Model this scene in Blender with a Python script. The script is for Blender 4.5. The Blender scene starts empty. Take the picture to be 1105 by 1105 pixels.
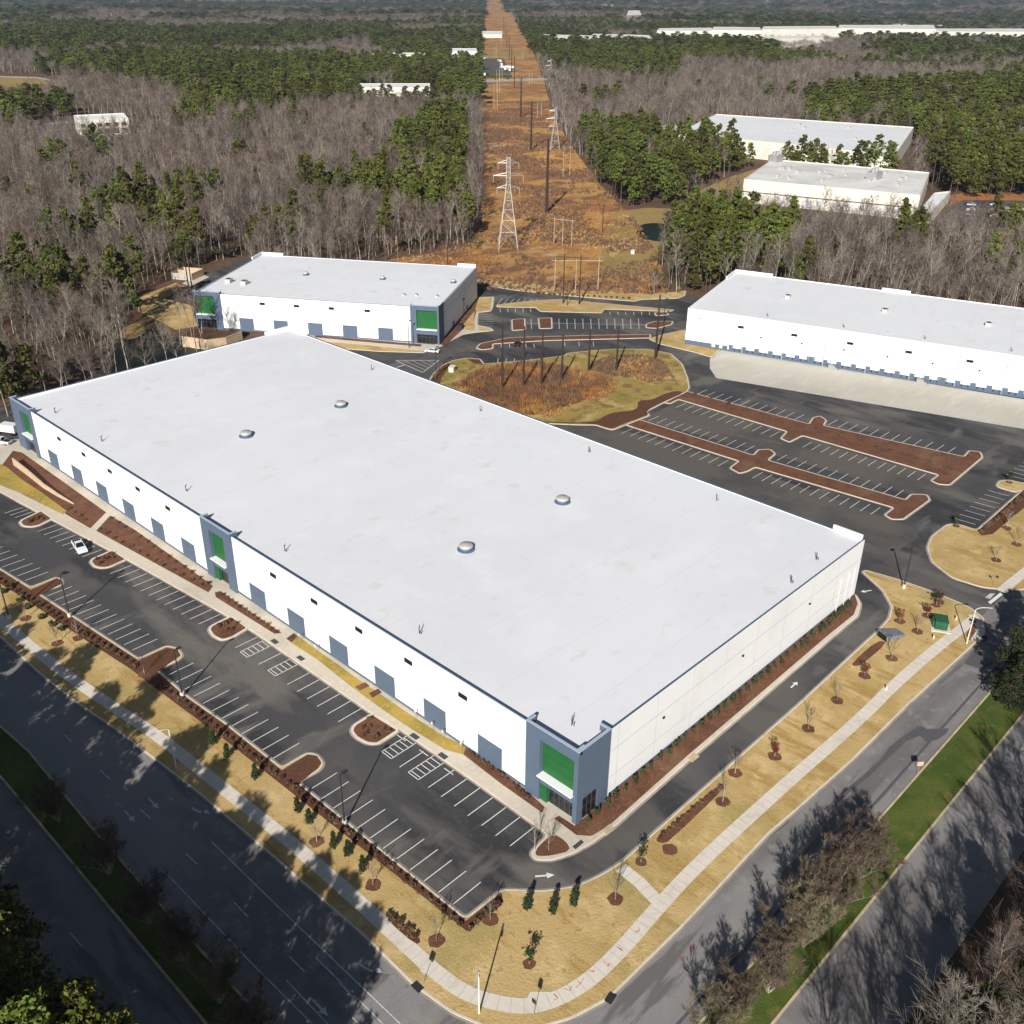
import bpy, math, random
import numpy as np
from mathutils import Vector, Matrix
from mathutils.geometry import tessellate_polygon

random.seed(11); RNG = np.random.default_rng(11)
sc = bpy.context.scene
C = sc.collection
R = math.radians

# ------------------------------------------------------------------ camera, sky, sun, exposure
CAM = Vector((-81.544, -64.754, 104.2))
F, PIT, ROL, YAW = 1071.564, 0.4840009, 0.0097170, 0.760427
fw = Vector((math.cos(PIT)*math.cos(YAW), math.cos(PIT)*math.sin(YAW), -math.sin(PIT)))
r0 = Vector((math.sin(YAW), -math.cos(YAW), 0)); u0 = r0.cross(fw)
RT = r0*math.cos(ROL) + u0*math.sin(ROL); UP = u0*math.cos(ROL) - r0*math.sin(ROL)
cd = bpy.data.cameras.new('camera'); cam = bpy.data.objects.new('camera', cd); C.objects.link(cam)
m = Matrix((RT, UP, -fw)).transposed().to_4x4(); m.translation = CAM
cam.matrix_world = m
cd.sensor_width = 36; cd.lens = F/1105*36; cd.clip_start = 1; cd.clip_end = 40000
sc.camera = cam
SUN_AZ, SUN_EL = R(31.5), R(30)       # the light travels towards azimuth 30 degrees
w = bpy.data.worlds.new('World'); sc.world = w; w.use_nodes = True
nt = w.node_tree
sky = nt.nodes.new('ShaderNodeTexSky'); sky.sky_type = 'NISHITA'; sky.sun_disc = False
sky.sun_elevation = SUN_EL; sky.sun_rotation = R(240); sky.altitude = 150; sky.air_density = 1.0; sky.dust_density = 0.6
bg = nt.nodes['Background']; nt.links.new(sky.outputs[0], bg.inputs[0]); bg.inputs[1].default_value = 0.040
sd = bpy.data.lights.new('sun', 'SUN'); sun = bpy.data.objects.new('sun', sd); C.objects.link(sun)
sd.energy = 5.0; sd.angle = R(0.5); sd.color = (1.0, 0.962, 0.90)
dvec = Vector((math.cos(SUN_AZ)*math.cos(SUN_EL), math.sin(SUN_AZ)*math.cos(SUN_EL), -math.sin(SUN_EL)))
sun.rotation_euler = dvec.to_track_quat('-Z', 'Y').to_euler(); sun.location = (0, 0, 150)
vs = sc.view_settings; vs.view_transform = 'Standard'; vs.look = 'None'; vs.gamma = 1; vs.exposure = 0.44
sc.cycles.max_bounces = 5; sc.cycles.diffuse_bounces = 2; sc.cycles.glossy_bounces = 2; sc.cycles.transparent_max_bounces = 4
sc.cycles.use_denoising = True; sc.cycles.sample_clamp_indirect = 6

# ------------------------------------------------------------------ helpers
def P(x, y, z=0.0):
    """point of the ground (height z) seen at photo pixel x, y"""
    d = fw*F + RT*(x-552.5) - UP*(y-552.5)
    return CAM + d*((z-CAM.z)/d.z)
def PP(pts, z=0.0):
    return [P(x, y, z).to_2d() for x, y in pts]
def link(o, parent=None):
    C.objects.link(o)
    if parent: o.parent = parent
    return o
def tag(o, label, cat, group=None):
    o['label'] = label; o['category'] = cat
    if group: o['group'] = group
    return o
def empty(name, loc=(0, 0, 0), rz=0.0, label=None, cat=None, group=None):
    o = bpy.data.objects.new(name, None); link(o); o.location = loc; o.rotation_euler = (0, 0, rz)
    o.empty_display_size = 0.5
    if label: tag(o, label, cat, group)
    return o
def kids(o): return [c for c in o.children]
def copy_thing(root, loc, rz=0.0, label=None, scale=None, group=None, tree=None):
    tree = tree or [(c, list(c.children)) for c in root.children]
    r = root.copy(); C.objects.link(r); r.location = loc; r.rotation_euler = (0, 0, rz)
    if label: r['label'] = label
    if group: r['group'] = group
    if scale is not None: r.scale = scale
    for ch, gr in tree:
        c = ch.copy(); C.objects.link(c); c.parent = r
        for g in gr:
            d = g.copy(); C.objects.link(d); d.parent = c
    return r
class MB:
    def __init__(s): s.v = []; s.f = []; s.mi = []
    def face(s, pts, mi=0):
        n = len(s.v); s.v += [tuple(p) for p in pts]; s.f.append(tuple(range(n, n+len(pts)))); s.mi.append(mi)
    def box(s, x0, x1, y0, y1, z0, z1, mi=0):
        x0, x1 = sorted((x0, x1)); y0, y1 = sorted((y0, y1)); z0, z1 = sorted((z0, z1))
        n = len(s.v)
        s.v += [(x0,y0,z0),(x1,y0,z0),(x1,y1,z0),(x0,y1,z0),(x0,y0,z1),(x1,y0,z1),(x1,y1,z1),(x0,y1,z1)]
        for q in ((0,3,2,1),(4,5,6,7),(0,1,5,4),(1,2,6,5),(2,3,7,6),(3,0,4,7)):
            s.f.append(tuple(n+i for i in q)); s.mi.append(mi)
        return s
    def tube(s, a, b, ra, rb=None, n=6, mi=0, cap=True):
        rb = ra if rb is None else rb
        a = Vector(a); b = Vector(b); d = (b-a)
        if d.length < 1e-6: return s
        d.normalize(); x = d.orthogonal().normalized(); y = d.cross(x)
        k = len(s.v)
        for c, r in ((a, ra), (b, rb)):
            for i in range(n):
                t = 2*math.pi*i/n; s.v.append(tuple(c + x*(r*math.cos(t)) + y*(r*math.sin(t))))
        for i in range(n):
            j = (i+1) % n; s.f.append((k+i, k+j, k+n+j, k+n+i)); s.mi.append(mi)
        if cap and n > 3:
            s.f.append(tuple(k+n+i for i in range(n))); s.mi.append(mi)
            s.f.append(tuple(k+n-1-i for i in range(n))); s.mi.append(mi)
        return s
    def prism(s, poly, z0, z1, mi=0, mside=None):
        poly = [(p[0], p[1]) for p in poly]
        a = sum(poly[i-1][0]*poly[i][1]-poly[i][0]*poly[i-1][1] for i in range(len(poly)))
        if a < 0: poly = poly[::-1]
        n = len(poly); k = len(s.v)
        s.v += [(x, y, z1) for x, y in poly] + [(x, y, z0) for x, y in poly]
        for t in tessellate_polygon([[Vector((x, y, 0)) for x, y in poly]]):
            p = [Vector(s.v[k+i]) for i in t]
            if (p[1]-p[0]).cross(p[2]-p[0]).z < 0: t = t[::-1]
            s.f.append(tuple(k+i for i in t)); s.mi.append(mi)
        if z1 > z0:
            for i in range(n):
                j = (i+1) % n; s.f.append((k+i, k+n+i, k+n+j, k+j)); s.mi.append(mi if mside is None else mside)
        return s
    def loft(s, rings, mi=0, cap=True):
        n = len(rings[0]); k = len(s.v)
        for r in rings: s.v += [tuple(p) for p in r]
        for a in range(len(rings)-1):
            for i in range(n):
                j = (i+1) % n; s.f.append((k+a*n+i, k+a*n+j, k+(a+1)*n+j, k+(a+1)*n+i)); s.mi.append(mi)
        if cap:
            s.f.append(tuple(k+n-1-i for i in range(n))); s.mi.append(mi)
            s.f.append(tuple(k+(len(rings)-1)*n+i for i in range(n))); s.mi.append(mi)
        return s
    def mesh(s, name, mats):
        me = bpy.data.meshes.new(name); me.from_pydata(s.v, [], s.f)
        for mm in (mats if isinstance(mats, (list, tuple)) else [mats]): me.materials.append(mm)
        if any(s.mi): me.polygons.foreach_set('material_index', s.mi)
        me.update(); return me
    def build(s, name, mats, parent=None, kind=None, smooth=False):
        me = s.mesh(name, mats)
        if smooth: me.shade_smooth()
        o = link(bpy.data.objects.new(name, me), parent)
        if kind: o['kind'] = kind
        return o
def chain(pts, k=2, closed=True):
    """corner cutting"""
    pts = [Vector((p[0], p[1])) for p in pts]
    for _ in range(k):
        q = []; n = len(pts)
        for i in range(n if closed else n-1):
            a, b = pts[i], pts[(i+1) % n]; q += [a*.75+b*.25, a*.25+b*.75]
        if not closed: q = [pts[0]]+q+[pts[-1]]
        pts = q
    return pts
def rnd(pts, rad=1.5, seg=4, closed=True):
    """round the corners of a polygon with the given radius"""
    pts = [Vector((p[0], p[1])) for p in pts]; n = len(pts); out = []
    for i in range(n):
        a, b, c = pts[i-1], pts[i], pts[(i+1) % n]
        if not closed and i in (0, n-1): out.append(b); continue
        d1, d2 = (a-b), (c-b)
        r = min(rad, d1.length*.45, d2.length*.45)
        if r < .05: out.append(b); continue
        p, q = b+d1.normalized()*r, b+d2.normalized()*r
        for k in range(seg+1):
            t = k/seg; out.append(p*(1-t)**2 + b*(2*t*(1-t)) + q*t*t)
    return out
def clean(poly, eps=.03):
    out = []
    for p in poly:
        if not out or (p-out[-1]).length > eps: out.append(p)
    if len(out) > 1 and (out[0]-out[-1]).length < eps: out.pop()
    return out
def offset(poly, d):
    """offset of a closed polygon, d > 0 goes inwards"""
    n = len(poly)
    a = sum(poly[i-1].x*poly[i].y-poly[i].x*poly[i-1].y for i in range(n))
    sg = 1 if a > 0 else -1; out = []
    for i in range(n):
        p, q, r = poly[i-1], poly[i], poly[(i+1) % n]
        e1 = (q-p).normalized(); e2 = (r-q).normalized()
        n1 = Vector((-e1.y, e1.x))*sg; n2 = Vector((-e2.y, e2.x))*sg
        b = n1+n2
        if b.length < 1e-4: out.append(q+n1*d); continue
        b.normalize(); c = max(.45, b.dot(n1)); out.append(q+b*(d/c))
    return out
_lift = [0]
def sheet(name, poly, mat_, z=0.01):
    _lift[0] += 1
    return MB().prism(clean(poly), z+_lift[0]*1e-4, z+_lift[0]*1e-4, 0).build(name, mat_, kind='structure')
def band(name, pts, wid, mat_, z, joints=0, jm=None, closed=False):
    pts = [Vector((p[0], p[1])) for p in pts]; mb = MB(); L = []
    n = len(pts)
    for i, p in enumerate(pts):
        a = pts[max(i-1, 0)]; b = pts[min(i+1, n-1)]
        if closed: a = pts[i-1]; b = pts[(i+1) % n]
        t = (b-a).normalized(); L.append((p+Vector((-t.y, t.x))*wid/2, p-Vector((-t.y, t.x))*wid/2))
    rng = range(n) if closed else range(n-1)
    for i in rng:
        a, b = L[i], L[(i+1) % n]
        mb.face([(a[1].x, a[1].y, z), (b[1].x, b[1].y, z), (b[0].x, b[0].y, z), (a[0].x, a[0].y, z)])
    if joints:
        acc = 0
        for i in range(n-1):
            a, b = pts[i], pts[i+1]; l = (b-a).length; t = (b-a)/l; nn = Vector((-t.y, t.x))*wid/2
            s = (joints-acc % joints)
            while s < l:
                c = a+t*s; e = t*.045
                mb.face([(*(c-nn-e), z+.004), (*(c-nn+e), z+.004), (*(c+nn+e), z+.004), (*(c+nn-e), z+.004)], 1); s += joints
            acc += l
    return mb.build(name, [mat_, jm or mat_], kind='structure')
def raised(name, poly, top, h=.14, base=0.0, kerb=.28, kname='kerb', kmat=None, gut=True):
    """kerbed raised area: pale concrete kerb round a filled top"""
    poly = clean(poly); _lift[0] += 1; e = _lift[0]*1.2e-4
    inn = offset(poly, kerb); n = len(poly); mb = MB()
    for i in range(n):
        j = (i+1) % n
        a, b, c, d = poly[i], poly[j], inn[j], inn[i]
        mb.face([(a.x, a.y, h+e), (b.x, b.y, h+e), (c.x, c.y, h+e), (d.x, d.y, h+e)])
        mb.face([(a.x, a.y, base), (b.x, b.y, base), (b.x, b.y, h+e), (a.x, a.y, h+e)])
    mb.build(kname, kmat or M['kerb'], kind='structure')
    if gut:      # concrete gutter pan beside the kerb
        out = offset(poly, -.32); mb = MB(); z = .034+e
        for i in range(n):
            j = (i+1) % n; a, b, c, d = poly[i], poly[j], out[j], out[i]
            mb.face([(a.x, a.y, z), (d.x, d.y, z), (c.x, c.y, z), (b.x, b.y, z)])
        mb.build('gutter', M['gutter'], kind='structure')
    return MB().prism(inn, h-.01+e, h-.01+e).build(name, top, kind='structure')

# ------------------------------------------------------------------ materials
M = {}
def mat(key, col, rough=.9, spots=(), bump=0.0, bscale=6.0, spec=.25, rand=0.0, coord='pos', metal=0.0, sheen=0):
    """base colour varied by (scale, colour, low, high, stretch) noise layers"""
    mm = bpy.data.materials.new(key); mm.use_nodes = True; t = mm.node_tree; b = t.nodes['Principled BSDF']
    b.inputs['Roughness'].default_value = rough; b.inputs['Specular IOR Level'].default_value = spec
    b.inputs['Metallic'].default_value = metal
    N = t.nodes.new; Lk = t.links.new
    if coord == 'pos':
        g = N('ShaderNodeNewGeometry'); src = g.outputs['Position']
    else:
        g = N('ShaderNodeTexCoord'); src = g.outputs['Object']
    cur = None
    for k, sp in enumerate(spots):
        s, c2, lo, hi = sp[:4]; st = sp[4] if len(sp) > 4 else (1, 1, 1); rot = sp[5] if len(sp) > 5 else 0
        mp = N('ShaderNodeMapping'); mp.inputs['Scale'].default_value = st; mp.inputs['Location'].default_value = (13.7*k, 7.1*k, 3*k)
        mp.inputs['Rotation'].default_value = (0, 0, rot)
        Lk(src, mp.inputs[0])
        nz = N('ShaderNodeTexNoise'); nz.inputs['Scale'].default_value = s; nz.inputs['Detail'].default_value = 5
        nz.inputs['Roughness'].default_value = .6
        Lk(mp.outputs[0], nz.inputs['Vector'])
        mr = N('ShaderNodeMapRange'); mr.inputs[1].default_value = lo; mr.inputs[2].default_value = hi
        Lk(nz.outputs[0], mr.inputs[0])
        mx = N('ShaderNodeMix'); mx.data_type = 'RGBA'
        Lk(mr.outputs[0], mx.inputs[0])
        if cur is None: mx.inputs[6].default_value = (*col, 1)
        else: Lk(cur, mx.inputs[6])
        mx.inputs[7].default_value = (*c2, 1); cur = mx.outputs[2]
    if rand:
        oi = N('ShaderNodeObjectInfo'); mr = N('ShaderNodeMapRange'); mr.inputs[3].default_value = 1-rand; mr.inputs[4].default_value = 1+rand
        Lk(oi.outputs['Random'], mr.inputs[0])
        hs = N('ShaderNodeHueSaturation'); Lk(mr.outputs[0], hs.inputs['Value'])
        m2 = N('ShaderNodeMath'); m2.operation = 'MULTIPLY_ADD'; m2.inputs[1].default_value = .05; m2.inputs[2].default_value = .475
        Lk(oi.outputs['Random'], m2.inputs[0]); Lk(m2.outputs[0], hs.inputs['Hue'])
        if cur is None: hs.inputs['Color'].default_value = (*col, 1)
        else: Lk(cur, hs.inputs['Color'])
        cur = hs.outputs[0]
    if cur is None: b.inputs['Base Color'].default_value = (*col, 1)
    else: Lk(cur, b.inputs['Base Color'])
    if bump:
        nz = N('ShaderNodeTexNoise'); nz.inputs['Scale'].default_value = bscale; nz.inputs['Detail'].default_value = 4
        Lk(src, nz.inputs['Vector'])
        bp = N('ShaderNodeBump'); bp.inputs['Strength'].default_value = bump; bp.inputs['Distance'].default_value = .3
        Lk(nz.outputs[0], bp.inputs['Height']); Lk(bp.outputs[0], b.inputs['Normal'])
    M[key] = mm
    return mm
mat('forest_floor', (.10, .062, .038), spots=[(.03, (.15, .08, .042), .45, .65), (.6, (.06, .042, .03), .5, .7)])
mat('lot_asphalt', (.058, .057, .060), .85, spots=[(.035, (.105, .096, .088), .46, .62), (.12, (.034, .034, .037), .5, .62, (1, .3, 1)), (.07, (.14, .128, .112), .56, .66, (1, .3, 1), 1.1), (.11, (.13, .12, .108), .58, .66, (.3, 1, 1), .4), (1.5, (.078, .076, .075), .55, .75), (6, (.046, .046, .048), .5, .8)])
mat('lot_asphalt_worn', (.11, .095, .082), .85, spots=[(.05, (.07, .066, .062), .47, .6), (.3, (.14, .125, .105), .58, .75, (1, .3, 1)), (4, (.08, .075, .07), .5, .8)])
mat('street_asphalt', (.225, .212, .205), .85, spots=[(.06, (.155, .146, .14), .45, .62, (1, .25, 1)), (.5, (.235, .22, .21), .5, .7), (.25, (.145, .137, .132), .56, .62, (1, .15, 1)), (5, (.16, .15, .145), .5, .8)])
mat('old_asphalt', (.23, .218, .21), .85, spots=[(.1, (.14, .132, .127), .45, .62, (.25, 1, 1)), (.35, (.25, .235, .22), .55, .66), (.3, (.13, .122, .118), .57, .62, (.15, 1, 1)), (5, (.14, .132, .128), .5, .8)])
mat('asphalt_patch', (.085, .083, .088), .85, spots=[(1.5, (.11, .105, .105), .5, .7)])
mat('lawn_tan', (.47, .33, .145), spots=[(.05, (.38, .26, .095), .45, .6), (.22, (.56, .41, .20), .5, .66), (.07, (.33, .26, .10), .57, .66), (.5, (.33, .205, .06), .54, .66, (1, .2, 1), .9), (.9, (.31, .19, .06), .58, .70), (5, (.50, .35, .14), .45, .8)], bump=.3, bscale=3)
mat('lawn_gold', (.37, .255, .055), spots=[(.12, (.25, .20, .04), .45, .65), (.9, (.43, .31, .10), .5, .7)], bump=.3, bscale=3)
mat('lawn_green', (.048, .075, .010), spots=[(.1, (.085, .105, .018), .45, .6), (.4, (.13, .115, .03), .54, .68), (3, (.035, .07, .01), .5, .75)], bump=.3, bscale=3)
mat('basin_grass', (.30, .215, .06), spots=[(.035, (.19, .18, .03), .50, .6), (.12, (.42, .30, .115), .48, .62), (.3, (.20, .12, .045), .52, .62), (.8, (.2, .15, .05), .55, .75)], bump=.3, bscale=2)
mat('mulch', (.165, .074, .040), spots=[(.08, (.21, .12, .07), .54, .66), (.3, (.105, .048, .03), .42, .65), (2.5, (.29, .12, .06), .5, .75), (9, (.07, .026, .016), .48, .7)], bump=.5, bscale=8)
mat('dark_mulch', (.12, .05, .028), spots=[(2.5, (.075, .034, .02), .42, .65), (9, (.15, .065, .035), .5, .7)], bump=.5, bscale=8)
mat('kerb', (.60, .52, .42), spots=[(.4, (.50, .42, .33), .45, .7), (4, (.66, .58, .48), .45, .7)])
mat('gutter', (.30, .27, .235), spots=[(.4, (.22, .20, .175), .45, .7)])
mat('old_kerb', (.52, .42, .28), spots=[(.5, (.40, .32, .2), .4, .6)])
mat('street_gutter', (.30, .28, .25), spots=[(.5, (.24, .22, .2), .4, .7)])
mat('concrete', (.52, .46, .375), spots=[(.1, (.45, .39, .30), .45, .7), (1.2, (.57, .51, .42), .48, .7)])
mat('concrete_joint', (.47, .41, .335))
mat('sidewalk', (.62, .56, .48), spots=[(.2, (.52, .46, .38), .45, .7), (2, (.66, .6, .53), .45, .7)])
mat('apron', (.50, .47, .41), spots=[(.04, (.44, .41, .345), .4, .65), (.3, (.55, .52, .46), .5, .7, (.3, 1, 1)), (2, (.44, .40, .32), .5, .75)])
mat('paint', (.70, .69, .66), .7, spots=[(3, (.5, .49, .47), .52, .72)])
mat('old_paint', (.55, .55, .53), .7, spots=[(2.5, (.3, .3, .3), .48, .65)])
mat('tactile', (.055, .06, .065))
mat('corridor', (.31, .145, .050), spots=[(.012, (.46, .25, .075), .46, .55), (.03, (.17, .085, .05), .52, .62, (1, 2.2, 1), .75), (.10, (.46, .30, .125), .56, .66), (.7, (.19, .095, .045), .52, .70)], bump=.4, bscale=.8)
mat('dry_field', (.30, .20, .07), spots=[(.03, (.23, .17, .05), .45, .6), (.3, (.35, .24, .10), .5, .7)])
mat('gravel_road', (.38, .36, .31), spots=[(.2, (.3, .27, .22), .45, .7)])
mat('red_clay', (.36, .14, .05), spots=[(.1, (.28, .12, .05), .45, .65)])
mat('wood_trunk', (.26, .225, .185), spots=[(.02, (.34, .30, .26), .5, .6), (.8, (.40, .355, .30), .5, .62), (3, (.15, .12, .10), .5, .7)], rand=.4)
mat('twig', (.165, .125, .102), spots=[(.015, (.185, .12, .095), .48, .58), (.03, (.12, .105, .088), .52, .62), (.25, (.225, .19, .165), .47, .6)], rand=.5)
mat('twig_olive', (.17, .135, .085), spots=[(.3, (.13, .10, .07), .45, .6)], rand=.2)
mat('pine_bark', (.15, .105, .08), spots=[(2, (.09, .065, .05), .45, .6)])
mat('needles', (.062, .078, .014), .75, spots=[(.02, (.10, .105, .016), .45, .58), (.35, (.115, .12, .018), .44, .62), (1.3, (.034, .048, .012), .52, .66)], rand=.45)
mat('needles_near', (.075, .095, .012), .7, spots=[(.4, (.13, .135, .016), .42, .6), (1.8, (.045, .065, .010), .52, .66)], rand=.2)
mat('shrub', (.035, .05, .016), .8, spots=[(2, (.07, .07, .025), .48, .66)], rand=.3)
mat('brown_shrub', (.10, .058, .034), .85, spots=[(2, (.16, .085, .045), .48, .66)], rand=.3)
mat('dark_evergreen', (.018, .028, .010), .75, spots=[(1, (.035, .045, .014), .48, .66)])
mat('evergreen', (.022, .036, .012), .75, spots=[(2, (.045, .055, .018), .48, .66)], rand=.25)
mat('red_leaf', (.16, .05, .02), .8, spots=[(2, (.09, .03, .015), .48, .66)], rand=.2)
mat('reed', (.32, .145, .045), .85, spots=[(.02, (.42, .25, .09), .46, .56), (.08, (.16, .085, .048), .48, .6), (.5, (.14, .07, .04), .52, .66)])
mat('reed_dark', (.125, .075, .052), .85, spots=[(.3, (.21, .12, .06), .48, .62)])
mat('white_wall', (.765, .77, .77), .7, spots=[(.06, (.71, .715, .715), .48, .7), (.4, (.79, .79, .785), .5, .8, (1, 1, .15))])
mat('wall_reveal', (.50, .51, .52), .7)
mat('blue_grey', (.095, .13, .185), .6, spots=[(.3, (.085, .118, .17), .45, .7)])
mat('cap', (.085, .13, .20), .4, metal=.2)
mat('cap_light', (.50, .58, .70), .35, metal=.3)
mat('roof_white', (.69, .695, .71), .75, spots=[(.02, (.655, .66, .675), .42, .62), (.12, (.71, .715, .725), .5, .7), (.3, (.62, .615, .605), .6, .72), (2, (.655, .65, .65), .58, .8)])
mat('roof_seam', (.63, .63, .64), .7)
mat('roof_cream', (.68, .67, .64), .75, spots=[(.05, (.52, .51, .48), .45, .65), (.4, (.64, .62, .57), .5, .75)])
mat('green_panel', (.018, .115, .034), .5, spots=[(.5, (.016, .10, .03), .45, .7)])
mat('green_line', (.012, .085, .025), .5)
mat('glass', (.012, .014, .017), .12, spec=.5)
mat('mullion', (.10, .11, .12), .4, metal=.4)
mat('black_louvre', (.012, .012, .013), .6)
mat('stone', (.52, .40, .27), spots=[(.6, (.44, .33, .21), .45, .65), (3, (.57, .46, .33), .5, .7)])
mat('steel', (.42, .42, .42), .5, metal=.5)
mat('galv', (.50, .49, .47), .5, metal=.3)
mat('dark_pole', (.035, .033, .034), .5)
mat('rust_pole', (.05, .028, .022), .75, spots=[(.4, (.035, .022, .018), .45, .6)])
mat('wood_pole', (.42, .33, .25), .85, spots=[(.5, (.34, .26, .19), .45, .6)])
mat('white_pole', (.68, .66, .60), .5)
mat('car_white', (.72, .73, .74), .25, spec=.5)
mat('car_black', (.02, .021, .023), .25, spec=.5)
mat('car_silver', (.36, .37, .38), .3, metal=.4)
mat('car_red', (.28, .02, .02), .3)
mat('car_blue', (.04, .07, .16), .3)
mat('tyre', (.015, .015, .015), .8)
mat('rim', (.4, .4, .41), .35, metal=.6)
mat('lamp_glass', (.75, .75, .7), .2)
mat('tail_red', (.35, .02, .02), .3)
mat('box_green', (.018, .085, .042), .5, spots=[(1, (.025, .10, .05), .45, .6)])
mat('yellow_green', (.45, .58, .03), .6)
mat('orange', (.65, .22, .02), .6)
mat('beige_wall', (.66, .63, .55), .8, spots=[(.1, (.58, .55, .47), .5, .7)])
mat('shadow_blue', (.10, .16, .27), .3)  # dark blue for the shadow painted round the roof ventilators
mat('pond_water', (.012, .017, .012), .45, spec=.2, bump=.1, bscale=2)
mat('iron', (.03, .03, .032), .6)
mat('survey_red', (.55, .12, .08), .8)
mat('grey_cover', (.15, .16, .18), .6, spots=[(1.2, (.22, .225, .235), .45, .6)])

# ------------------------------------------------------------------ ground
def T(x, y):
    """rolling of the far land: flat round the site, low hills beyond"""
    x = np.asarray(x, float); y = np.asarray(y, float)
    d = np.hypot(x-CAM.x, y-CAM.y); k = np.clip((d-2600)/2500, 0, 1)
    h = 14*np.sin(x/830+1.3)*np.cos(y/1010) + 9*np.sin((x-y)/520) + 7*np.cos((x+2*y)/1500)
    return k*(h-4) + np.clip((d-6000)/6000, 0, 1)**1.3*75*(1+.35*np.sin(np.arctan2(y-CAM.y, x-CAM.x)*23+1))
gv = []; gf = []
rad = [0, 60, 140, 300, 600, 1000, 1500, 2000, 2400] + list(np.geomspace(2600, 16000, 46))
NA = 240
for r_ in rad:
    for k in range(NA):
        a = 2*math.pi*k/NA; gv.append((CAM.x+r_*math.cos(a), CAM.y+r_*math.sin(a), 0))
gv = np.array(gv); gv[:, 2] = T(gv[:, 0], gv[:, 1])-.06
for i in range(len(rad)-1):
    for k in range(NA):
        j = (k+1) % NA
        q = (i*NA+k, (i+1)*NA+k, (i+1)*NA+j, i*NA+j)
        gf.append(q if i else q[1:] + (0,) if False else q)
me = bpy.data.meshes.new('ground'); me.from_pydata([tuple(p) for p in gv], [], [f if f[0] >= NA else (f[0], f[1], f[2]) for f in gf])
me.materials.append(M['forest_floor']); o = link(bpy.data.objects.new('ground', me)); o['kind'] = 'structure'

# power line corridor: traced on the ground as rows of left and right edge
COR = [(318, 330, 722), (300, 350, 716), (284, 400, 712), (272, 470, 708), (262, 510, 702), (240, 520, 688), (200, 521, 648), (160, 520, 618), (130, 519, 600), (110, 519, 593), (85, 519, 586), (60, 519.5, 577), (45, 520, 569), (32, 521, 561), (22, 521.5, 555), (14, 522, 548), (8, 523, 544), (3, 524, 540), (-2, 526, 537)]
mb = MB(); rows = []
for y, a, b in COR:
    A, B = P(a, y), P(b, y); rows.append([A.lerp(B, k/5) for k in range(6)])
for i in range(len(rows)-1):
    for s in range(4 if i > 11 else 1):
        n = 4 if i > 11 else 1
        r1 = [p.lerp(q, s/n) for p, q in zip(rows[i], rows[i+1])]; r2 = [p.lerp(q, (s+1)/n) for p, q in zip(rows[i], rows[i+1])]
        def up(p):
            t = float(T(p.x, p.y)); return (p.x, p.y, t-.03 + (1.5 if (p-CAM).length > 2600 else 0))
        for k in range(5): mb.face([up(r1[k]), up(r1[k+1]), up(r2[k+1]), up(r2[k])])
mb.build('corridor_ground', M['corridor'], kind='structure')
cor_poly = [P(a, y).to_2d() for y, a, b in COR] + [P(b, y).to_2d() for y, a, b in COR[::-1]]

def px(name, pts, m_, z, r=0, k=0):
    p = PP(pts)
    if r: p = rnd(p, r)
    if k: p = chain(p, k)
    return sheet(name, p, M[m_], z)
# far roads, clearings and fields
clear = []     # world polygons without woods
def clr(pts, z=0): clear.append(np.array([(p.x, p.y) for p in PP(pts, z)]))
def clrw(pts): clear.append(np.array(pts, float))
px('far_road', [(505, 89.3), (505, 86.8), (592, 83.8), (604, 83.6), (604, 86.2), (592, 86.4)], 'gravel_road', .03)
px('gravel_track', [(516, 159), (516, 157), (560, 157), (618, 158), (618, 160), (560, 159.3)], 'gravel_road', .03)
px('far_car_park', [(520, 80), (520, 63), (543, 63), (552, 80)], 'lot_asphalt_worn', .03)
px('far_lawn', [(520, 84.5), (520, 80.5), (552, 80.5), (553, 84)], 'lawn_green', .02)
px('far_clearing', [(520, 61), (519, 56), (570, 54), (572, 59), (560, 61)], 'dry_field', .02)
px('far_yard', [(519, 38), (519, 35), (545, 34), (545, 37.5)], 'gravel_road', .02)
px('dry_field', [(-60, 110), (-60, 83), (30, 84), (62, 86), (66, 92), (45, 101), (0, 106)], 'dry_field', .02)
px('field_track', [(-60, 104), (0, 101), (40, 100), (60, 93), (60, 88), (40, 84.5), (0, 83.5), (-60, 82), (-60, 80.5), (0, 82), (40, 83), (64, 87), (65, 93), (42, 102), (0, 103.5), (-60, 107)], 'gravel_road', .04)
clr([(-60, 112), (-60, 80), (30, 80), (66, 84), (72, 92), (45, 105), (0, 110)])
px('pale_clearing', [(30, 18.5), (60, 17), (75, 16), (60, 19), (35, 20)], 'dry_field', .02)
# the tan field and pond by the far warehouse
px('dry_field', [(652, 300), (648, 262), (664, 228), (700, 224), (738, 226), (748, 208), (790, 190), (830, 178), (846, 184), (806, 226), (790, 238), (740, 236), (728, 256), (706, 276), (690, 300)], 'dry_field', .0)
px('pond', [(686, 256), (688, 243), (706, 240), (726, 243), (732, 252), (724, 262), (704, 260)], 'pond_water', .03, k=2)
px('worn_path', [(655, 275), (668, 256), (690, 259), (698, 262), (690, 265), (672, 264), (664, 278)], 'lawn_tan', .03, k=1)
px('red_clay_bank', [(1010, 214), (1040, 208), (1140, 210), (1140, 217), (1060, 216), (1020, 222)], 'red_clay', .0)
px('far_car_park', [(1035, 245), (1040, 216), (1150, 217), (1150, 247)], 'lot_asphalt', .03)
px('loading_yard', [(790, 246), (800, 226), (1000, 240), (1040, 215), (1042, 246), (1000, 262), (870, 254)], 'lot_asphalt_worn', .02)
px('far_car_park', [(28, 152), (28, 132), (80, 126), (200, 138), (205, 149), (140, 152)], 'lot_asphalt_worn', .02)
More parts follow.
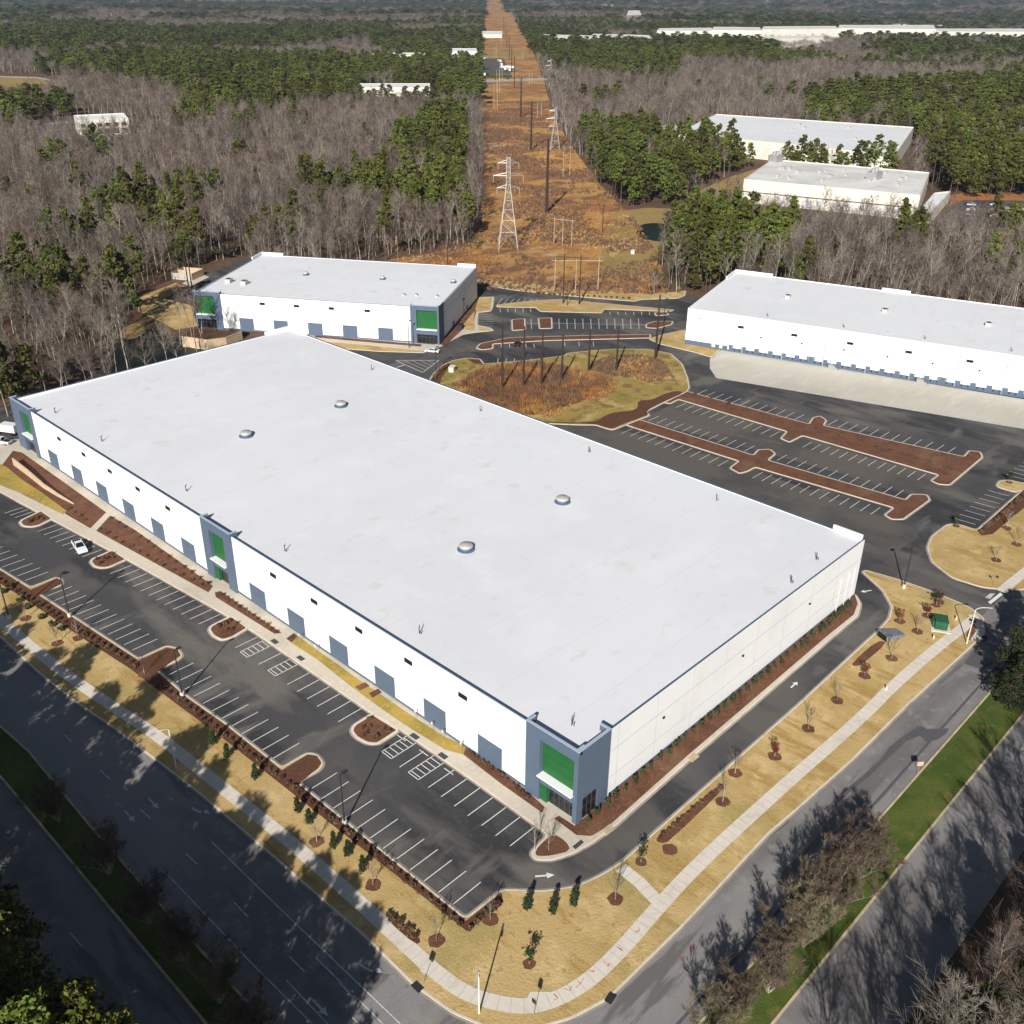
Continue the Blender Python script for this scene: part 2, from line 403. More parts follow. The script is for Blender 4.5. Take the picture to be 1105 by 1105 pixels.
px('drainage_pool', [(115, 405), (125, 365), (160, 352), (215, 372), (240, 400), (200, 410), (150, 420)], 'pond_water', .0, k=2)
clr([(135, 395), (140, 365), (160, 358), (195, 372), (200, 398), (160, 400)])
px('bare_bank', [(128, 366), (132, 352), (150, 348), (160, 356), (146, 366)], 'dry_field', .02, k=2)

# ------------------------------------------------------------------ site paving
site = [(-63.5, 66), (-67, 110), (-73, 170), (-79, 240), (-30, 235), (-4, 206), (10, 205), (60, 205), (82, 232)]
site = [Vector(p) for p in site] + PP([(205, 358), (150, 330), (150, 318), (190, 302), (240, 284), (280, 272)])
site += [Vector(p) for p in [(130, 283), (186, 206)]] + PP([(512, 301), (548, 308), (629, 317), (700, 321), (745, 318)])
site += [Vector(p) for p in [(246, 134), (280, 20), (420, 0), (420, -50.5), (-63.5, -50.5)]]
clrw([tuple(p) for p in site])
main_lot = PP([(-40, 588), (0, 614), (200, 749), (502.6, 991), (600, 1010), (700, 940), (960, 700), (1056, 690), (1105, 650), (1400, 560), (1400, 480), (1105, 400), (900, 360), (745, 318), (629, 316), (509, 300), (511, 330), (472, 374), (400, 367), (300, 360)])
main_lot += [Vector(p) for p in [(84, 186), (40, 220), (-8, 215), (-45, 200)]]
sheet('lot_asphalt', main_lot, M['lot_asphalt'], .0)
px('lot_asphalt_worn', [(702, 448.5), (724, 436.5), (732, 432), (849, 467), (1012, 515), (1003, 538), (983, 533), (850, 495), (690, 452)], 'lot_asphalt_worn', .006)
px('apron_asphalt_worn', [(575, 459), (645, 461), (675, 464), (797, 501), (964, 562), (1000, 575), (960, 600), (932, 583), (840, 558), (700, 500)], 'lot_asphalt_worn', .006, k=1)
px('drive_asphalt', [(150, 322), (195, 308), (235, 290), (275, 275), (300, 276), (300, 300), (215, 325)], 'lot_asphalt', .004)
px('dry_field', [(148, 336), (152, 320), (190, 305), (200, 309), (178, 322), (208, 330), (213, 352), (190, 356), (168, 345)], 'lawn_tan', .012)
# boulevard on the left, street on the right, meeting below the frame
def ww(name, pts, m_, z): return sheet(name, [Vector(p) for p in pts], M[m_], z)
lk = [Vector(p) for p in [(-46, 260), (-42, 160), (-39, 115), (-38, 104), (-37.6, 88), (-36.6, 75), (-34.3, 50), (-33.4, 30), (-32.8, 6), (-32.8, -70)]]
ww('boulevard', [tuple(p) for p in lk] + [(-47.6, -70), (-47.7, 48), (-47.2, 70), (-50, 110), (-55, 170), (-60, 260)], 'street_asphalt', .0)
ww('boulevard_far_lane', [(-52.4, -70), (-52.6, 20), (-52.6, 66), (-55, 110), (-61, 170), (-66, 260), (-78, 260), (-72, 170), (-66, 110), (-63, 66), (-62.6, 20), (-62.6, -70)], 'street_asphalt', .0)
ww('median_lawn', [(-47.6, -70), (-47.7, 48), (-47.2, 70), (-50, 110), (-55, 170), (-60, 260), (-66, 260), (-61, 170), (-55, 110), (-52.6, 66), (-52.6, 20), (-52.4, -70)], 'lawn_green', .05)
ww('cross_street', [(-33, -20), (0, -19.5), (60, -20), (110, -21), (420, -24.5), (420, -32.5), (100, -31.6), (-20, -31.2), (-33, -29.9)], 'old_asphalt', .002)
ww('cross_street_far_lane', [(-33, -35.4), (100, -36.2), (420, -38), (420, -50), (-33, -47)], 'street_asphalt', .002)
ww('intersection', [(-8, -20.2), (-8, -29.8), (-22, -29.8), (-22, -36.2), (-8, -36.2), (-8, -47.5), (-33, -50), (-47.4, -50), (-47.4, -12), (-36, 3), (-28, -8)], 'old_asphalt', .004)
ww('median_lawn', [(-22, -32.8), (-20, -30.2), (100, -30.9), (420, -31.5), (420, -38.5), (100, -36.9), (-20, -36)], 'lawn_green', .06)
def kline(pts, m_='old_kerb', wd=.3, h=.13, name='kerb'):
    pts = [Vector(p) for p in pts]; mb = MB()
    for a, b in zip(pts, pts[1:]):
        t = (b-a).normalized(); n = Vector((-t.y, t.x))*wd/2
        q = [a-n, b-n, b+n, a+n]
        mb.face([(*p, h) for p in q])
        for i, j in ((0, 1), (2, 3)): mb.face([(*q[i], 0), (*q[j], 0), (*q[j], h), (*q[i], h)])
    return mb.build(name, M[m_], kind='structure')
kline([(-47.7, -70), (-47.8, 48), (-47.3, 70), (-50.1, 110), (-55.1, 170), (-60, 260)])
kline([(-52.3, -70), (-52.5, 20), (-52.5, 66), (-54.9, 110), (-60.9, 170), (-66, 260)])
kline([(-22, -32.8), (-20, -30.2), (100, -30.9), (420, -31.5)])
kline([(-22, -33.4), (-20, -36.1), (100, -37), (420, -38.6)])
for pts in ([(805, 925), (806, 919.5), (849, 884), (852, 886)], [(889, 874), (905, 858), (930, 838), (950, 820), (960, 806), (974, 795), (990, 784), (996, 784), (1000, 787), (1024, 786), (1021, 792), (1012, 798), (1001, 801), (992, 794), (978, 800), (966, 812), (952, 824), (938, 838), (920, 852), (905, 866), (894, 876)],
            [(1040, 716), (1052, 700), (1072, 716), (1058, 722)]):
    px('asphalt_patch', pts, 'asphalt_patch', .012)
ww('asphalt_patch', [(-33, -28.2), (420, -29.6), (420, -30), (-33, -28.6)], 'asphalt_patch', .01)

# front lawn, one raised area from the left edge round the corner to the entry drive
lawn_px = [(-60, 645), (0, 687.5), (43, 728), (84, 760), (125, 788), (215, 857), (300, 930), (326, 953), (395, 1013), (445, 1063), (488, 1094), (530, 1112), (575, 1112), (617, 1100), (658, 1078), (740, 997), (830, 900), (857, 877), (920, 821), (981, 760), (1021, 723.5), (1050, 697), (1061, 686), (1062, 668), (1045.5, 655), (1002, 637), (969.5, 625.7), (934, 615.6), (930, 617.5), (951.7, 637), (962, 655), (959, 667.5), (949, 679), (861.7, 760), (830, 788), (702, 902), (671, 930), (649, 944), (621, 956.7), (587, 961.4), (541.6, 960), (502.6, 991),
           (321.5, 844), (345, 832), (350, 824), (343, 814.6), (332, 812.5), (304, 828.5), (243, 780), (200, 749.6), (170, 723), (192.6, 713), (197.7, 708), (192.6, 700), (180, 697), (149.5, 711), (42, 640.6), (67, 632), (68, 625.5), (61, 623), (33, 634), (0, 614), (-60, 577)]
lp = rnd(PP(lawn_px), .8, 3)
raised('front_lawn', lp, M['lawn_tan'])
LZ = .15
# mulch strip behind the lot kerb, then mulch in the end islands
ms = PP([(-60, 582), (0, 616), (33, 637), (61, 625), (67, 627), (66, 631), (42, 643.5), (149.5, 713.5), (180, 699.5), (192, 702), (195, 708), (170, 726), (200, 752.5), (243, 783), (304, 832), (332, 815), (342, 816.5), (347, 824), (343, 830), (322, 847), (502.6, 995), (541, 964), (543, 975), (504, 1006), (240, 797), (190, 760), (140, 722), (90, 690), (30, 649), (0, 630), (-60, 600)])
sheet('mulch_strip', ms, M['dark_mulch'], LZ+.01)
def strip(name, pts, wd, m_, z, sm=2, joints=0):
    return band(name, chain(PP(pts), sm, False), wd, M[m_], z, joints, M['concrete_joint'])
walk_px = [(-40, 636), (0, 669), (54, 716), (115, 759), (170, 794), (218, 833), (268, 873), (300, 898), (340, 932), (392, 978), (440, 1022), (470, 1050), (507, 1076), (559, 1088), (593, 1083), (634, 1061), (671, 1025), (708, 982), (740, 947), (777, 911), (830, 863), (857, 838.5), (905, 797), (944, 761), (955, 749), (964, 741), (980, 726), (1001, 708), (1023, 690), (1052, 668)]
strip('sidewalk', walk_px, 2.0, 'sidewalk', LZ+.012, 2, 1.5)
strip('sidewalk', [(670, 937), (690, 953), (712, 976)], 1.9, 'sidewalk', LZ+.008, 0, 1.5)
strip('sidewalk', [(1049, 664), (1057, 674), (1058, 684), (1052, 692)], 1.6, 'sidewalk', LZ+.016, 1, 1.5)
px('sidewalk', [(566, 1085), (572, 1071), (594, 1071), (597, 1082)], 'sidewalk', LZ+.006)
px('mulch_bed', [(1042, 686), (1050, 671), (1055, 677), (1055, 686), (1046, 692)], 'mulch', LZ+.01)
for pts in ([(707, 908), (712, 901), (776, 847), (784, 846), (781, 852), (722, 909), (714, 911)], [(418, 990), (424, 988), (452, 1012), (454, 1018), (448, 1020), (420, 996)],
            [(918, 717), (946, 692), (958, 694), (930, 718), (922, 720)]):
    px('mulch_bed', pts, 'mulch' if pts[0][0] != 418 else 'dark_mulch', LZ+.01, k=1)
# east lawn
el = PP([(1400, 470), (1105, 522), (1088.6, 518), (1078, 519), (1074.6, 525.6), (1096, 532), (1102.5, 529.4), (1054, 572.5), (1035, 566), (1022.7, 565.7), (1005, 579), (1000, 591.5), (1005, 606.7), (1027.7, 624.5), (1060.7, 634.6), (1093.6, 637.6), (1130, 634), (1160, 630), (1500, 560)])
raised('east_lawn', rnd(el, 1.2, 3), M['lawn_tan'])
px('mulch_strip', [(1055, 573.5), (1059, 578.5), (1071, 577), (1108, 546), (1150, 510), (1140, 506), (1103, 530.5)], 'dark_mulch', LZ+.01)
strip('sidewalk', [(1080, 639), (1092, 629), (1108, 616), (1150, 585)], 2.0, 'sidewalk', LZ+.012, 1, 1.5)
# paved block round the main building
W_, L_ = 83.6, 186.2
blk = PP([(-60, 488), (-20, 521), (0, 531), (21.5, 543), (83.6, 576), (138, 605), (239.5, 662), (272, 681.6), (400, 770), (431, 787.5), (520, 850), (591, 901), (572, 921), (577, 928.7), (596, 929), (620, 921), (640, 909.7), (662, 894), (746, 819), (815, 760), (898.5, 688), (926, 665), (929, 652), (922.6, 641)])
blk += [Vector(p) for p in [(82, 2), (2, 2), (2, 190), (-2, 192), (-14, 196)]]
raised('paved_walk', rnd(blk, .9, 3), M['concrete'], h=.15)
for pts in ([(45, 551), (24, 561), (20.5, 564), (24, 568.5), (33, 569.5), (42, 568), (58, 560)], [(122, 593.5), (99, 603.6), (97, 607), (101, 612), (109, 614), (118, 613), (138, 604)],
            [(250, 664.5), (227, 676), (224.6, 680), (229, 687), (239, 692), (250.7, 689), (269, 678)], [(402, 770), (381, 783), (378, 789), (383, 796.5), (396, 803.5), (408, 804), (432, 788.5)]):
    raised('mulch_island', rnd(PP(pts), .7, 3), M['mulch'], h=.16, kerb=.42)
px('mulch_island', [(577, 922), (581, 914), (597, 900), (611, 909), (616, 919), (596, 924), (581, 925)], 'mulch', LZ+.01, k=1)
CW = .165
px('mulch_bed', [(598, 884), (603, 881), (620, 892), (655, 862), (700, 822), (740, 787.5), (800, 737), (860, 688), (922, 642), (925.5, 652), (921, 664), (893, 686.5), (811, 757), (742, 816), (657, 892), (638, 903), (622, 902)], 'mulch', CW)
px('mulch_bed', [(497, 808), (503, 805), (566, 852), (588, 872), (585, 878), (540, 846), (500, 815)], 'mulch', CW)
px('grass_strip', [(309, 690), (317, 684), (345, 704), (390, 736), (440, 770), (478, 795), (503, 806), (500, 815), (480, 809.6), (441, 785.5), (408, 763), (377, 740), (342, 712), (314, 694)], 'lawn_gold', CW)
px('mulch_bed', [(309, 690), (317, 684), (321, 687), (315, 694)], 'mulch', CW+.01)
px('mulch_bed', [(383, 742), (394, 737), (399, 741), (389, 746)], 'mulch', CW+.01)
px('mulch_bed', [(398, 749), (408, 744), (412, 748), (402, 754)], 'mulch', CW+.01)
px('mulch_bed', [(232, 640), (238, 638.6), (304, 684), (296, 684.5), (233, 645)], 'mulch', CW)
px('mulch_bed', [(104, 573.5), (119, 557), (145, 572), (190, 604), (230, 633), (225, 640)], 'mulch', CW)
px('mulch_bed', [(2, 503), (14, 487), (24, 489), (62, 516), (114.7, 553.6), (97.5, 570.7), (72, 556), (45, 533), (22, 517)], 'mulch', CW)
px('grass_strip', [(-30, 487), (0, 501), (8, 505), (22, 517), (45, 532), (72, 552), (69, 556), (50, 547), (21, 532.5), (0, 524), (-30, 513)], 'lawn_gold', CW+.006)
for q in [(296.5, 693), (324.5, 711), (447.5, 795.5), (478, 816.5)]:
    c = P(*q); ww('tactile_pad', [(c.x-.45, c.y-.8), (c.x+.45, c.y-.8), (c.x+.45, c.y+.8), (c.x-.45, c.y+.8)], 'tactile', CW+.003)
px('tactile_pad', [(617.5, 914.5), (627, 907), (630, 910), (621, 917.5)], 'tactile', CW+.003)
px('tactile_pad', [(1046, 668), (1053.5, 671), (1052, 673), (1045, 670)], 'tactile', LZ+.03)

# retaining walls
def rwall(pts, hs, name, label, rise=1.6, grp=None):
    pts = [P(*q) for q in pts]; mb = MB()
    for i in range(len(pts)-1):
        a, b = pts[i], pts[i+1]; t = (b-a).normalized(); n = Vector((t.y, -t.x, 0))*.25
        if n.dot(Vector((1, .4, 0))) < 0: n = -n
        h1, h2 = hs[i], hs[i+1]; z = Vector((0, 0, 1))
        mb.loft([[a, a+n, a+n+z*h1, a+z*h1], [b, b+n, b+n+z*h2, b+z*h2]])
        c = a-n*.25; d = b-n*.25
        mb.loft([[c+z*h1, c+n*1.5+z*h1, c+n*1.5+z*(h1+.12), c+z*(h1+.12)], [d+z*h2, d+n*1.5+z*h2, d+n*1.5+z*(h2+.12), d+z*(h2+.12)]])
    o = mb.build(name, M['stone']); return tag(o, label, 'retaining wall', grp)
rwall([(14.7, 502.6), (30, 514), (47, 527.6), (63, 537), (79, 545)], [1.9, 1.7, 1.25, .8, .25], 'retaining_wall', 'low beige stone retaining wall tapering down beside the walk at the left end of the main warehouse')
rwall([(197.5, 374), (225, 378), (245, 374), (262, 366)], [3.4, 3.4, 3.0, 2.6], 'retaining_wall', 'tall beige retaining wall below the left corner of the second warehouse')
mb = MB()   # bank held by the second wall
a = [P(197.5, 374), P(225, 378), P(245, 374), P(262, 366)]; b = [P(205, 355), P(228, 357), P(250, 358.5), P(270, 359.5)]
for i in range(3):
    mb.face([a[i]+Vector((.3, .3, 3.2 if i < 2 else 2.9)), a[i+1]+Vector((.3, .3, 3.2 if i < 1 else 2.6)), b[i+1]+Vector((0, 0, .2)), b[i]+Vector((0, 0, .2))])
mb.build('mulch_bank', M['dark_mulch'], kind='structure')

# basin island behind the main building
basin = PP([(462, 418), (464, 409), (469, 402), (478, 394), (489.6, 389), (504, 386.5), (518, 387.4), (522, 393), (570, 389), (610, 384), (611.5, 381.5), (640, 378.5), (663, 377), (700, 377), (724, 382), (736, 393), (742, 408), (744, 419), (740, 424)])
basin += PP([(716, 435), (697, 444.7), (702, 448.5), (690, 453), (675, 459), (661, 464.7), (651, 462), (643, 459), (626.5, 459), (600, 458), (576, 456.5), (556, 452), (532, 445), (480, 425)])
raised('basin_lawn', rnd(basin, 1.0, 3), M['basin_grass'])
px('mulch_bed', [(575, 455), (640, 457), (655, 448), (665, 445), (681, 444), (689, 440), (687.5, 433), (703, 432), (716, 426), (729, 422), (739, 424), (716, 434), (697, 443.7), (700, 448), (689, 452), (672, 458), (661, 463.5), (651, 461), (642, 458), (600, 457)], 'dark_mulch', LZ+.01, k=1)
px('mulch_bed', [(463.5, 417), (470, 403), (488, 391), (482, 400), (474, 412), (478, 422), (470, 422)], 'dark_mulch', LZ+.01, k=1)
px('mulch_bed', [(504, 388), (517, 388.5), (521, 393), (512, 393)], 'dark_mulch', LZ+.01)
#px('brush_bed', [(512, 424), (520, 406), (545, 400), (590, 396), (628, 402), (652, 412), (640, 428), (600, 440), (560, 442), (525, 437)], 'corridor', LZ+.01, k=2)
#px('brush_bed', [(655, 398), (675, 388), (705, 386), (722, 396), (722, 408), (700, 414), (672, 410)], 'corridor', LZ+.01, k=2)
# long mulch islands of the rear lot
s1 = PP([(690, 453), (850, 502.7), (825, 495.7), (828, 497)][:1] + [(813, 491.5), (818, 485.5), (831, 485), (837, 490), (829, 497), (977, 539.6), (983, 533.5), (1000, 534), (1004, 540), (975, 561), (962, 561), (954, 556), (964, 548.4), (815, 504.6), (807, 509), (798, 511.5), (787, 505.5), (797, 498), (675, 459)])
raised('mulch_island', rnd(s1, .7, 3), M['mulch'], kerb=.3)
s0 = PP([(741, 422.5), (873, 457.7), (877, 451), (885, 449), (892, 454), (889, 459.5), (1040, 493), (1045.5, 486.5), (1058, 487.8), (1060.5, 494), (1025, 524), (1012.5, 523), (1004, 519), (1012.5, 513), (866, 470.5), (852, 477.7), (842, 473.5), (849, 466), (732, 431.4), (723.6, 436), (716, 435)])
raised('mulch_island', rnd(s0, .7, 3), M['mulch'], kerb=.3)
# concrete apron of the right warehouse
px('concrete_apron', [(778, 377), (766, 387), (766, 397.6), (773, 408), (1105, 463), (1400, 512), (1400, 478), (1105, 431)], 'apron', .02)
# lawns round the right and the second warehouse
raised('grass_verge', rnd(PP([(700, 366), (716, 361), (739, 356), (741, 372), (778, 377), (773, 381), (768, 386), (749.6, 380.5), (712, 371.5)]), .8, 3), M['lawn_tan'])
raised('grass_verge', rnd(PP([(336, 366.5), (400, 371), (470, 375), (457, 381), (408.5, 379.5), (362, 376), (345, 372)]), .6, 3), M['lawn_tan'], kerb=.25)
raised('paved_walk', rnd(PP([(300, 358.5), (340, 361), (400, 366), (470, 372.5), (512, 335), (516, 321), (533, 320.5), (532, 330), (530, 336), (516, 337.5), (515, 351), (529, 354), (533, 357), (517, 358.5), (500, 361), (488, 367), (477, 373.5), (466, 377.5), (455, 379), (400, 373), (340, 368), (296, 364)]), .8, 3), M['concrete'], h=.15)
px('mulch_bed', [(475, 372), (510, 324), (517, 322), (512, 345), (497, 358), (480, 374)], 'mulch', CW)
px('lawn_patch', [(513, 333), (517, 321), (531, 321.5), (529, 335), (514, 337)], 'lawn_tan', CW+.004)
px('lawn_patch', [(499, 352), (512, 336), (512, 357), (503, 356)], 'lawn_tan', CW+.004)
px('lawn_patch', [(516.5, 352.5), (528, 355), (530, 357), (517, 357)], 'lawn_tan', CW+.004)
px('mulch_bed', [(340, 362.5), (400, 367.5), (455, 372), (454, 374.5), (400, 370), (340, 364.5)], 'mulch', CW)
# verge along the woods, island north of the far lot
raised('grass_verge', rnd(PP([(520, 300), (560, 305), (629, 314), (700, 318), (740, 314), (739, 319), (732, 322), (692, 323.5), (685, 325.5), (629, 321), (560, 314), (546.5, 312), (512, 306)]), .8, 3), M['lawn_tan'])
raised('grass_verge', rnd(PP([(577, 324.5), (607, 323), (631, 325.5), (683, 330.5), (727.6, 334.5), (723, 336.5), (652, 333.8), (649, 338), (583, 336.5), (578, 332.3), (536, 331.5), (536, 329)]), .7, 3), M['lawn_tan'])
for pts in ([(552, 345), (566.5, 344), (567, 356), (552.5, 357)], [(580.6, 343.8), (595.4, 343), (596, 354.7), (582, 355)], [(697, 350), (706.5, 347), (726.5, 346.8), (725, 350.5), (709, 354.7), (697, 354)], [(706, 337.5), (719.4, 337.3), (722, 340), (707.6, 341)],
            [(513.5, 376), (518, 371), (549, 364.5), (631, 362.2), (702, 361), (702, 365), (645, 366.5), (591, 367.8), (532, 371.5), (532, 376.5), (520, 378)]):
    raised('mulch_island', rnd(PP(pts), .8, 3), M['mulch'], kerb=.35)

# ------------------------------------------------------------------ painted markings
pm = MB(); pz = [.030]
def line(a, b, wd=.12, z=None):
    a = Vector(a[:2]); b = Vector(b[:2]); t = (b-a).normalized(); n = Vector((-t.y, t.x))*wd/2; z = z or .03
    pm.face([(*(a-n), z), (*(b-n), z), (*(b+n), z), (*(a+n), z)])
def row(p0, p1, n, dx, dy=0.0, ln=None):
    a, b = P(*p0), P(*p1)
    for i in range(n):
        c = a.lerp(b, i/max(1, n-1)); line(c, c+Vector((dx, dy, 0)), .13)
row((462.1, 850), (550.4, 913), 7, 5.2)
row((310, 738.7), (365, 779), 6, 4.9); row((279, 717), (279, 717), 1, 4.7); row((254, 699), (254, 699), 1, 4.5); row((431, 828), (431, 828), 1, 4.9)
row((119, 619), (214, 673.6), 12, 4.6); row((40.5, 573.5), (88.7, 601), 8, 4.2); row((5, 554), (22, 561), 4, 4.0)
row((363.7, 834), (518.8, 952), 12, -5.0); row((209, 715.4), (323, 802), 12, -5.0); row((77.3, 633), (169.8, 689.6), 12, -4.8); row((-20, 577), (52, 617.3), 10, -4.6)
row((729.3, 440), (831, 471.3), 12, 5.0); row((711, 449), (814.5, 481), 12, -4.8); row((670.4, 468), (774.5, 503), 12, 4.8); row((812, 516), (939.5, 555), 13, 4.8)
row((849, 491), (975, 529), 12, -4.8); row((866, 482.8), (990, 518), 13, 4.8); row((763, 420.6), (867.7, 447.4), 12, -5.4); row((903.8, 453), (1031, 482.8), 12, -5.4)
a, b = P(1067, 529.4), P(1088.7, 535.3); v = b-a
row((1067, 529.4), (1030, 559.5), 8, v.x, v.y); row((1108, 496), (1085, 512), 6, v.x, v.y); row((1150, 445), (1112, 480), 9, v.x, v.y)
for x0, x1, n, y0, y1 in [(603, 689, 11, 344, 355), (573, 573, 1, 344, 355), (539.4, 572.4, 5, 333, 337), (658, 700.6, 6, 336.5, 340), (540.6, 576, 5, 371, 375), (609, 640, 3, 369, 373.5), (537, 607.6, 9, 392, 387), (537, 575, 7, 328, 322.5)]:
    for i in range(n):
        x = x0+(x1-x0)*i/max(1, n-1); line(P(x, y0), P(x+(.6 if n != 7 else 5), y1), .15)
line(P(596, 349), P(697, 350.5), .15); line(P(567, 349), P(580, 349), .15)
for i in range(6): line(P(516, 339.5+i*2.5), P(532, 339.5+i*2.5), .13)
# access aisles
for q in [((263, 706.5), 0), ((293, 726.5), 0), ((417, 815), 0), ((446, 837.5), 0)]:
    c = P(*q[0]); x0, x1, y0, y1 = c.x, c.x+5.3, c.y-1.15, c.y+1.15
    for s, e in (((x0, y0), (x1, y0)), ((x0, y1), (x1, y1)), ((x0, y0), (x0, y1)), ((x1, y0), (x1, y1))): line(s, e, .13)
    for k in range(5): line((x0+.5+k*1.0, y0), (x0+.1+k*1.0+.4, y1), .13)
for q in [(275, 683), (303, 702), (330, 722), (434, 796), (458, 812), (485, 832)]:     # wheel stop lines
    c = P(*q); line((c.x-.15, c.y-1.0), (c.x-.15, c.y+1.0), .14)
def arrow(c, ang, ln=2.6, turn=0, z=.03):
    c = Vector(c[:2]); t = Vector((math.cos(ang), math.sin(ang))); n = Vector((-t.y, t.x))
    def q(*p): pm.face([(*(c+t*a+n*b), z) for a, b in p])
    if not turn:
        q((-ln/2, -.14), (ln*.12, -.14), (ln*.12, .14), (-ln/2, .14)); q((ln*.1, -.5), (ln/2, 0), (ln*.1, .5))
    else:
        pts = [(-ln/2+ln*.72*s, turn*.7*s*s) for s in np.linspace(0, 1, 7)]
        for (a0, b0), (a1, b1) in zip(pts, pts[1:]): q((a0, b0-.15), (a1, b1-.15), (a1, b1+.15), (a0, b0+.15))
        a0, b0 = pts[-1]; q((a0-.3, b0-.45), (a0+.75, b0+turn*.55), (a0-.35, b0+.55))
arrow(P(588, 945), R(-40)); arrow(P(857, 739), R(0), 2.2); arrow(P(934.5, 638), R(150), 2.4)
pm.build('parking_markings', M['paint'], kind='structure'); pm = MB()
for a, b in (((-38.6, 8.2), (-38.4, -24)), ((-42.9, 8.2), (-42.9, -24))): line(a, b, .14)
for q in [((228, 908), (300, 978.5)), ((300, 978.5), (432, 1105)), ((179.5, 942.6), (270, 1038)), ((270, 1038), (350, 1118)), ((200, 793.5-33), (205, 765-33))][:4]: line(P(*q[0]), P(*q[1]), .15)
for q in [((312, 1032), (329, 1049)), ((200, 921), (213, 933)), ((108, 831), (119, 841)), ((151, 873), (163, 884)), ((253, 974), (268, 990)), ((70, 793), (77, 801)), ((380, 1098), (390, 1108))]: line(P(*q[0]), P(*q[1]), .15)
for q in [(375, 1069), (345.5, 1087.5), (165.5, 867), (140, 881)]: arrow(P(*q), R(-91), 3.0)
for q in [(397, 1049), (213, 877.5)]: arrow(P(*q), R(-91), 3.0, 1)
for y0 in (30, 60, 90): line((-57.6, y0), (-57.7, y0+3), .13)
line((-33, -24.9), (-33, -24.9+.01), .1)
pm.build('road_markings', M['old_paint'], kind='structure')
px('crosswalk_bar', [(1066, 650), (1069, 652), (1082, 642), (1079.5, 639.5)], 'paint', .03)
px('crosswalk_bar', [(1068, 640.5), (1074, 640.5), (1068, 646.5), (1063, 645)], 'old_paint', .03)
pm = MB()
tri = [P(427, 389), P(473.7, 389), P(456, 402)]
for i in range(3): line(tri[i-1], tri[i], .3)
for k in range(1, 5): line(tri[0].lerp(tri[1], k/5.5), tri[2].lerp(tri[1], k/5.5), .16)
line(P(428, 396.5), P(438, 393.5), .5)
pm.build('hatched_marking', M['old_paint'], kind='structure')
pm = MB()
for q in [(602, 1078), (615, 1070), (627, 1062), (641, 1050), (656, 1044), (672, 1027), (690, 1005), (737, 1033), (747, 1021)]:
    c = P(*q)
    for k in range(3):
        t = random.uniform(0, 3.1); line(c, c+Vector((math.cos(t), math.sin(t), 0))*random.uniform(.4, .9), .06, LZ+.03 if q[0] < 700 else .03)
pm.build('survey_marks', M['survey_red'], kind='structure')
# lines in the corridor where the grass was mown
for q in [(450.5, 1065.5), (658.6, 1077.5), (1062, 689)]:
    c = P(*q); mb = MB(); mb.box(-.7, .7, -.45, .45, .0, .17)
    for k in range(5): mb.box(-.55+k*.25, -.45+k*.25, -.35, .35, .17, .19)
    o = mb.build('storm_drain', M['iron']); o.location = c; o.rotation_euler = (0, 0, R(90 if q[0] < 500 else 10))
    tag(o, {450.5: 'black storm drain grate at the boulevard kerb beside the front lawn', 658.6: 'black storm drain grate at the kerb past the lawn corner', 1062: 'black storm drain grate at the kerb by the entry drive'}[q[0]], 'storm drain')

# ------------------------------------------------------------------ buildings
def tower(root, s0, s1, rs0, rs1, H, name='entrance_bay', glass=(None, None), top=1.9, left_green=True, ret=0.0, d0=-.18):
    """tall framed entrance bay in the front wall (local x = depth inwards, y = along the wall)"""
    mb = MB(); d1 = .75
    mb.box(d0, d1, s0, rs0, 0, H-top); mb.box(d0, d1, rs1, s1, 0, H-top)       # piers
    mb.box(d0, d1, s0, s1, H-top, H-.62); mb.box(d0, d0+.35, s0, s1, H-.62, H)  # header and parapet
    mb.box(d1-.02, d1+.2, rs0, rs1, 0, H-top)                                 # back of the recess
    mb.box(d0+.25, d1, rs0, rs1, 3.25, 4.75)                                   # spandrel
    for y in (s0, s1-.35): mb.box(d0+.35, 1.5, y, y+.35, H-1.35, H-.003)        # parapet returns
    e = mb.build(name, M['blue_grey'], root)
    MB().box(d0-.04, d0+.4, s0-.04, s1+.04, H, H+.1).box(d0+.4, 1.54, s0-.04, s0+.4, H, H+.1).box(d0+.4, 1.54, s1-.4, s1+.04, H, H+.1).build('coping', M['cap_light'], e)
    g = MB(); g.box(d1-.25, d1-.03, rs0+.01, rs1-.01, 5.25, H-top-.01)
    for z in (6.9, 8.5, 10.1): g.box(d1-.262, d1-.25, rs0+.01, rs1-.01, z, z+.07, 1)
    g.build('green_panel', [M['green_panel'], M['green_line']], e)
    c = MB(); c.box(d0-.5, d1, rs0-.05, rs1+.05, 4.86, 5.1); c.build('canopy', M['white_wall'], e)
    c = MB(); gl = rs0+.1; gr = rs1-(1.35 if left_green else .1)
    sf = MB(); sf.box(d1-.12, d1-.03, gl, gr, .15, 3.2)
    w_ = sf.build('storefront_window', M['glass'], e)
    n = 5; c = MB()
    for k in range(n+1):
        y = gl+(gr-gl)*k/n; c.box(d1-.17, d1-.12, y-.04, y+.04, .15, 3.2)
    for z in (.15, 2.2, 3.14): c.box(d1-.165, d1-.125, gl, gr, z, z+.07)
    c.build('mullions', M['mullion'], w_)
    if left_green:
        MB().box(d0+.3, d1-.03, rs1-1.3, rs1-.02, .1, 3.24).build('green_pier', M['green_panel'], e)
    return e
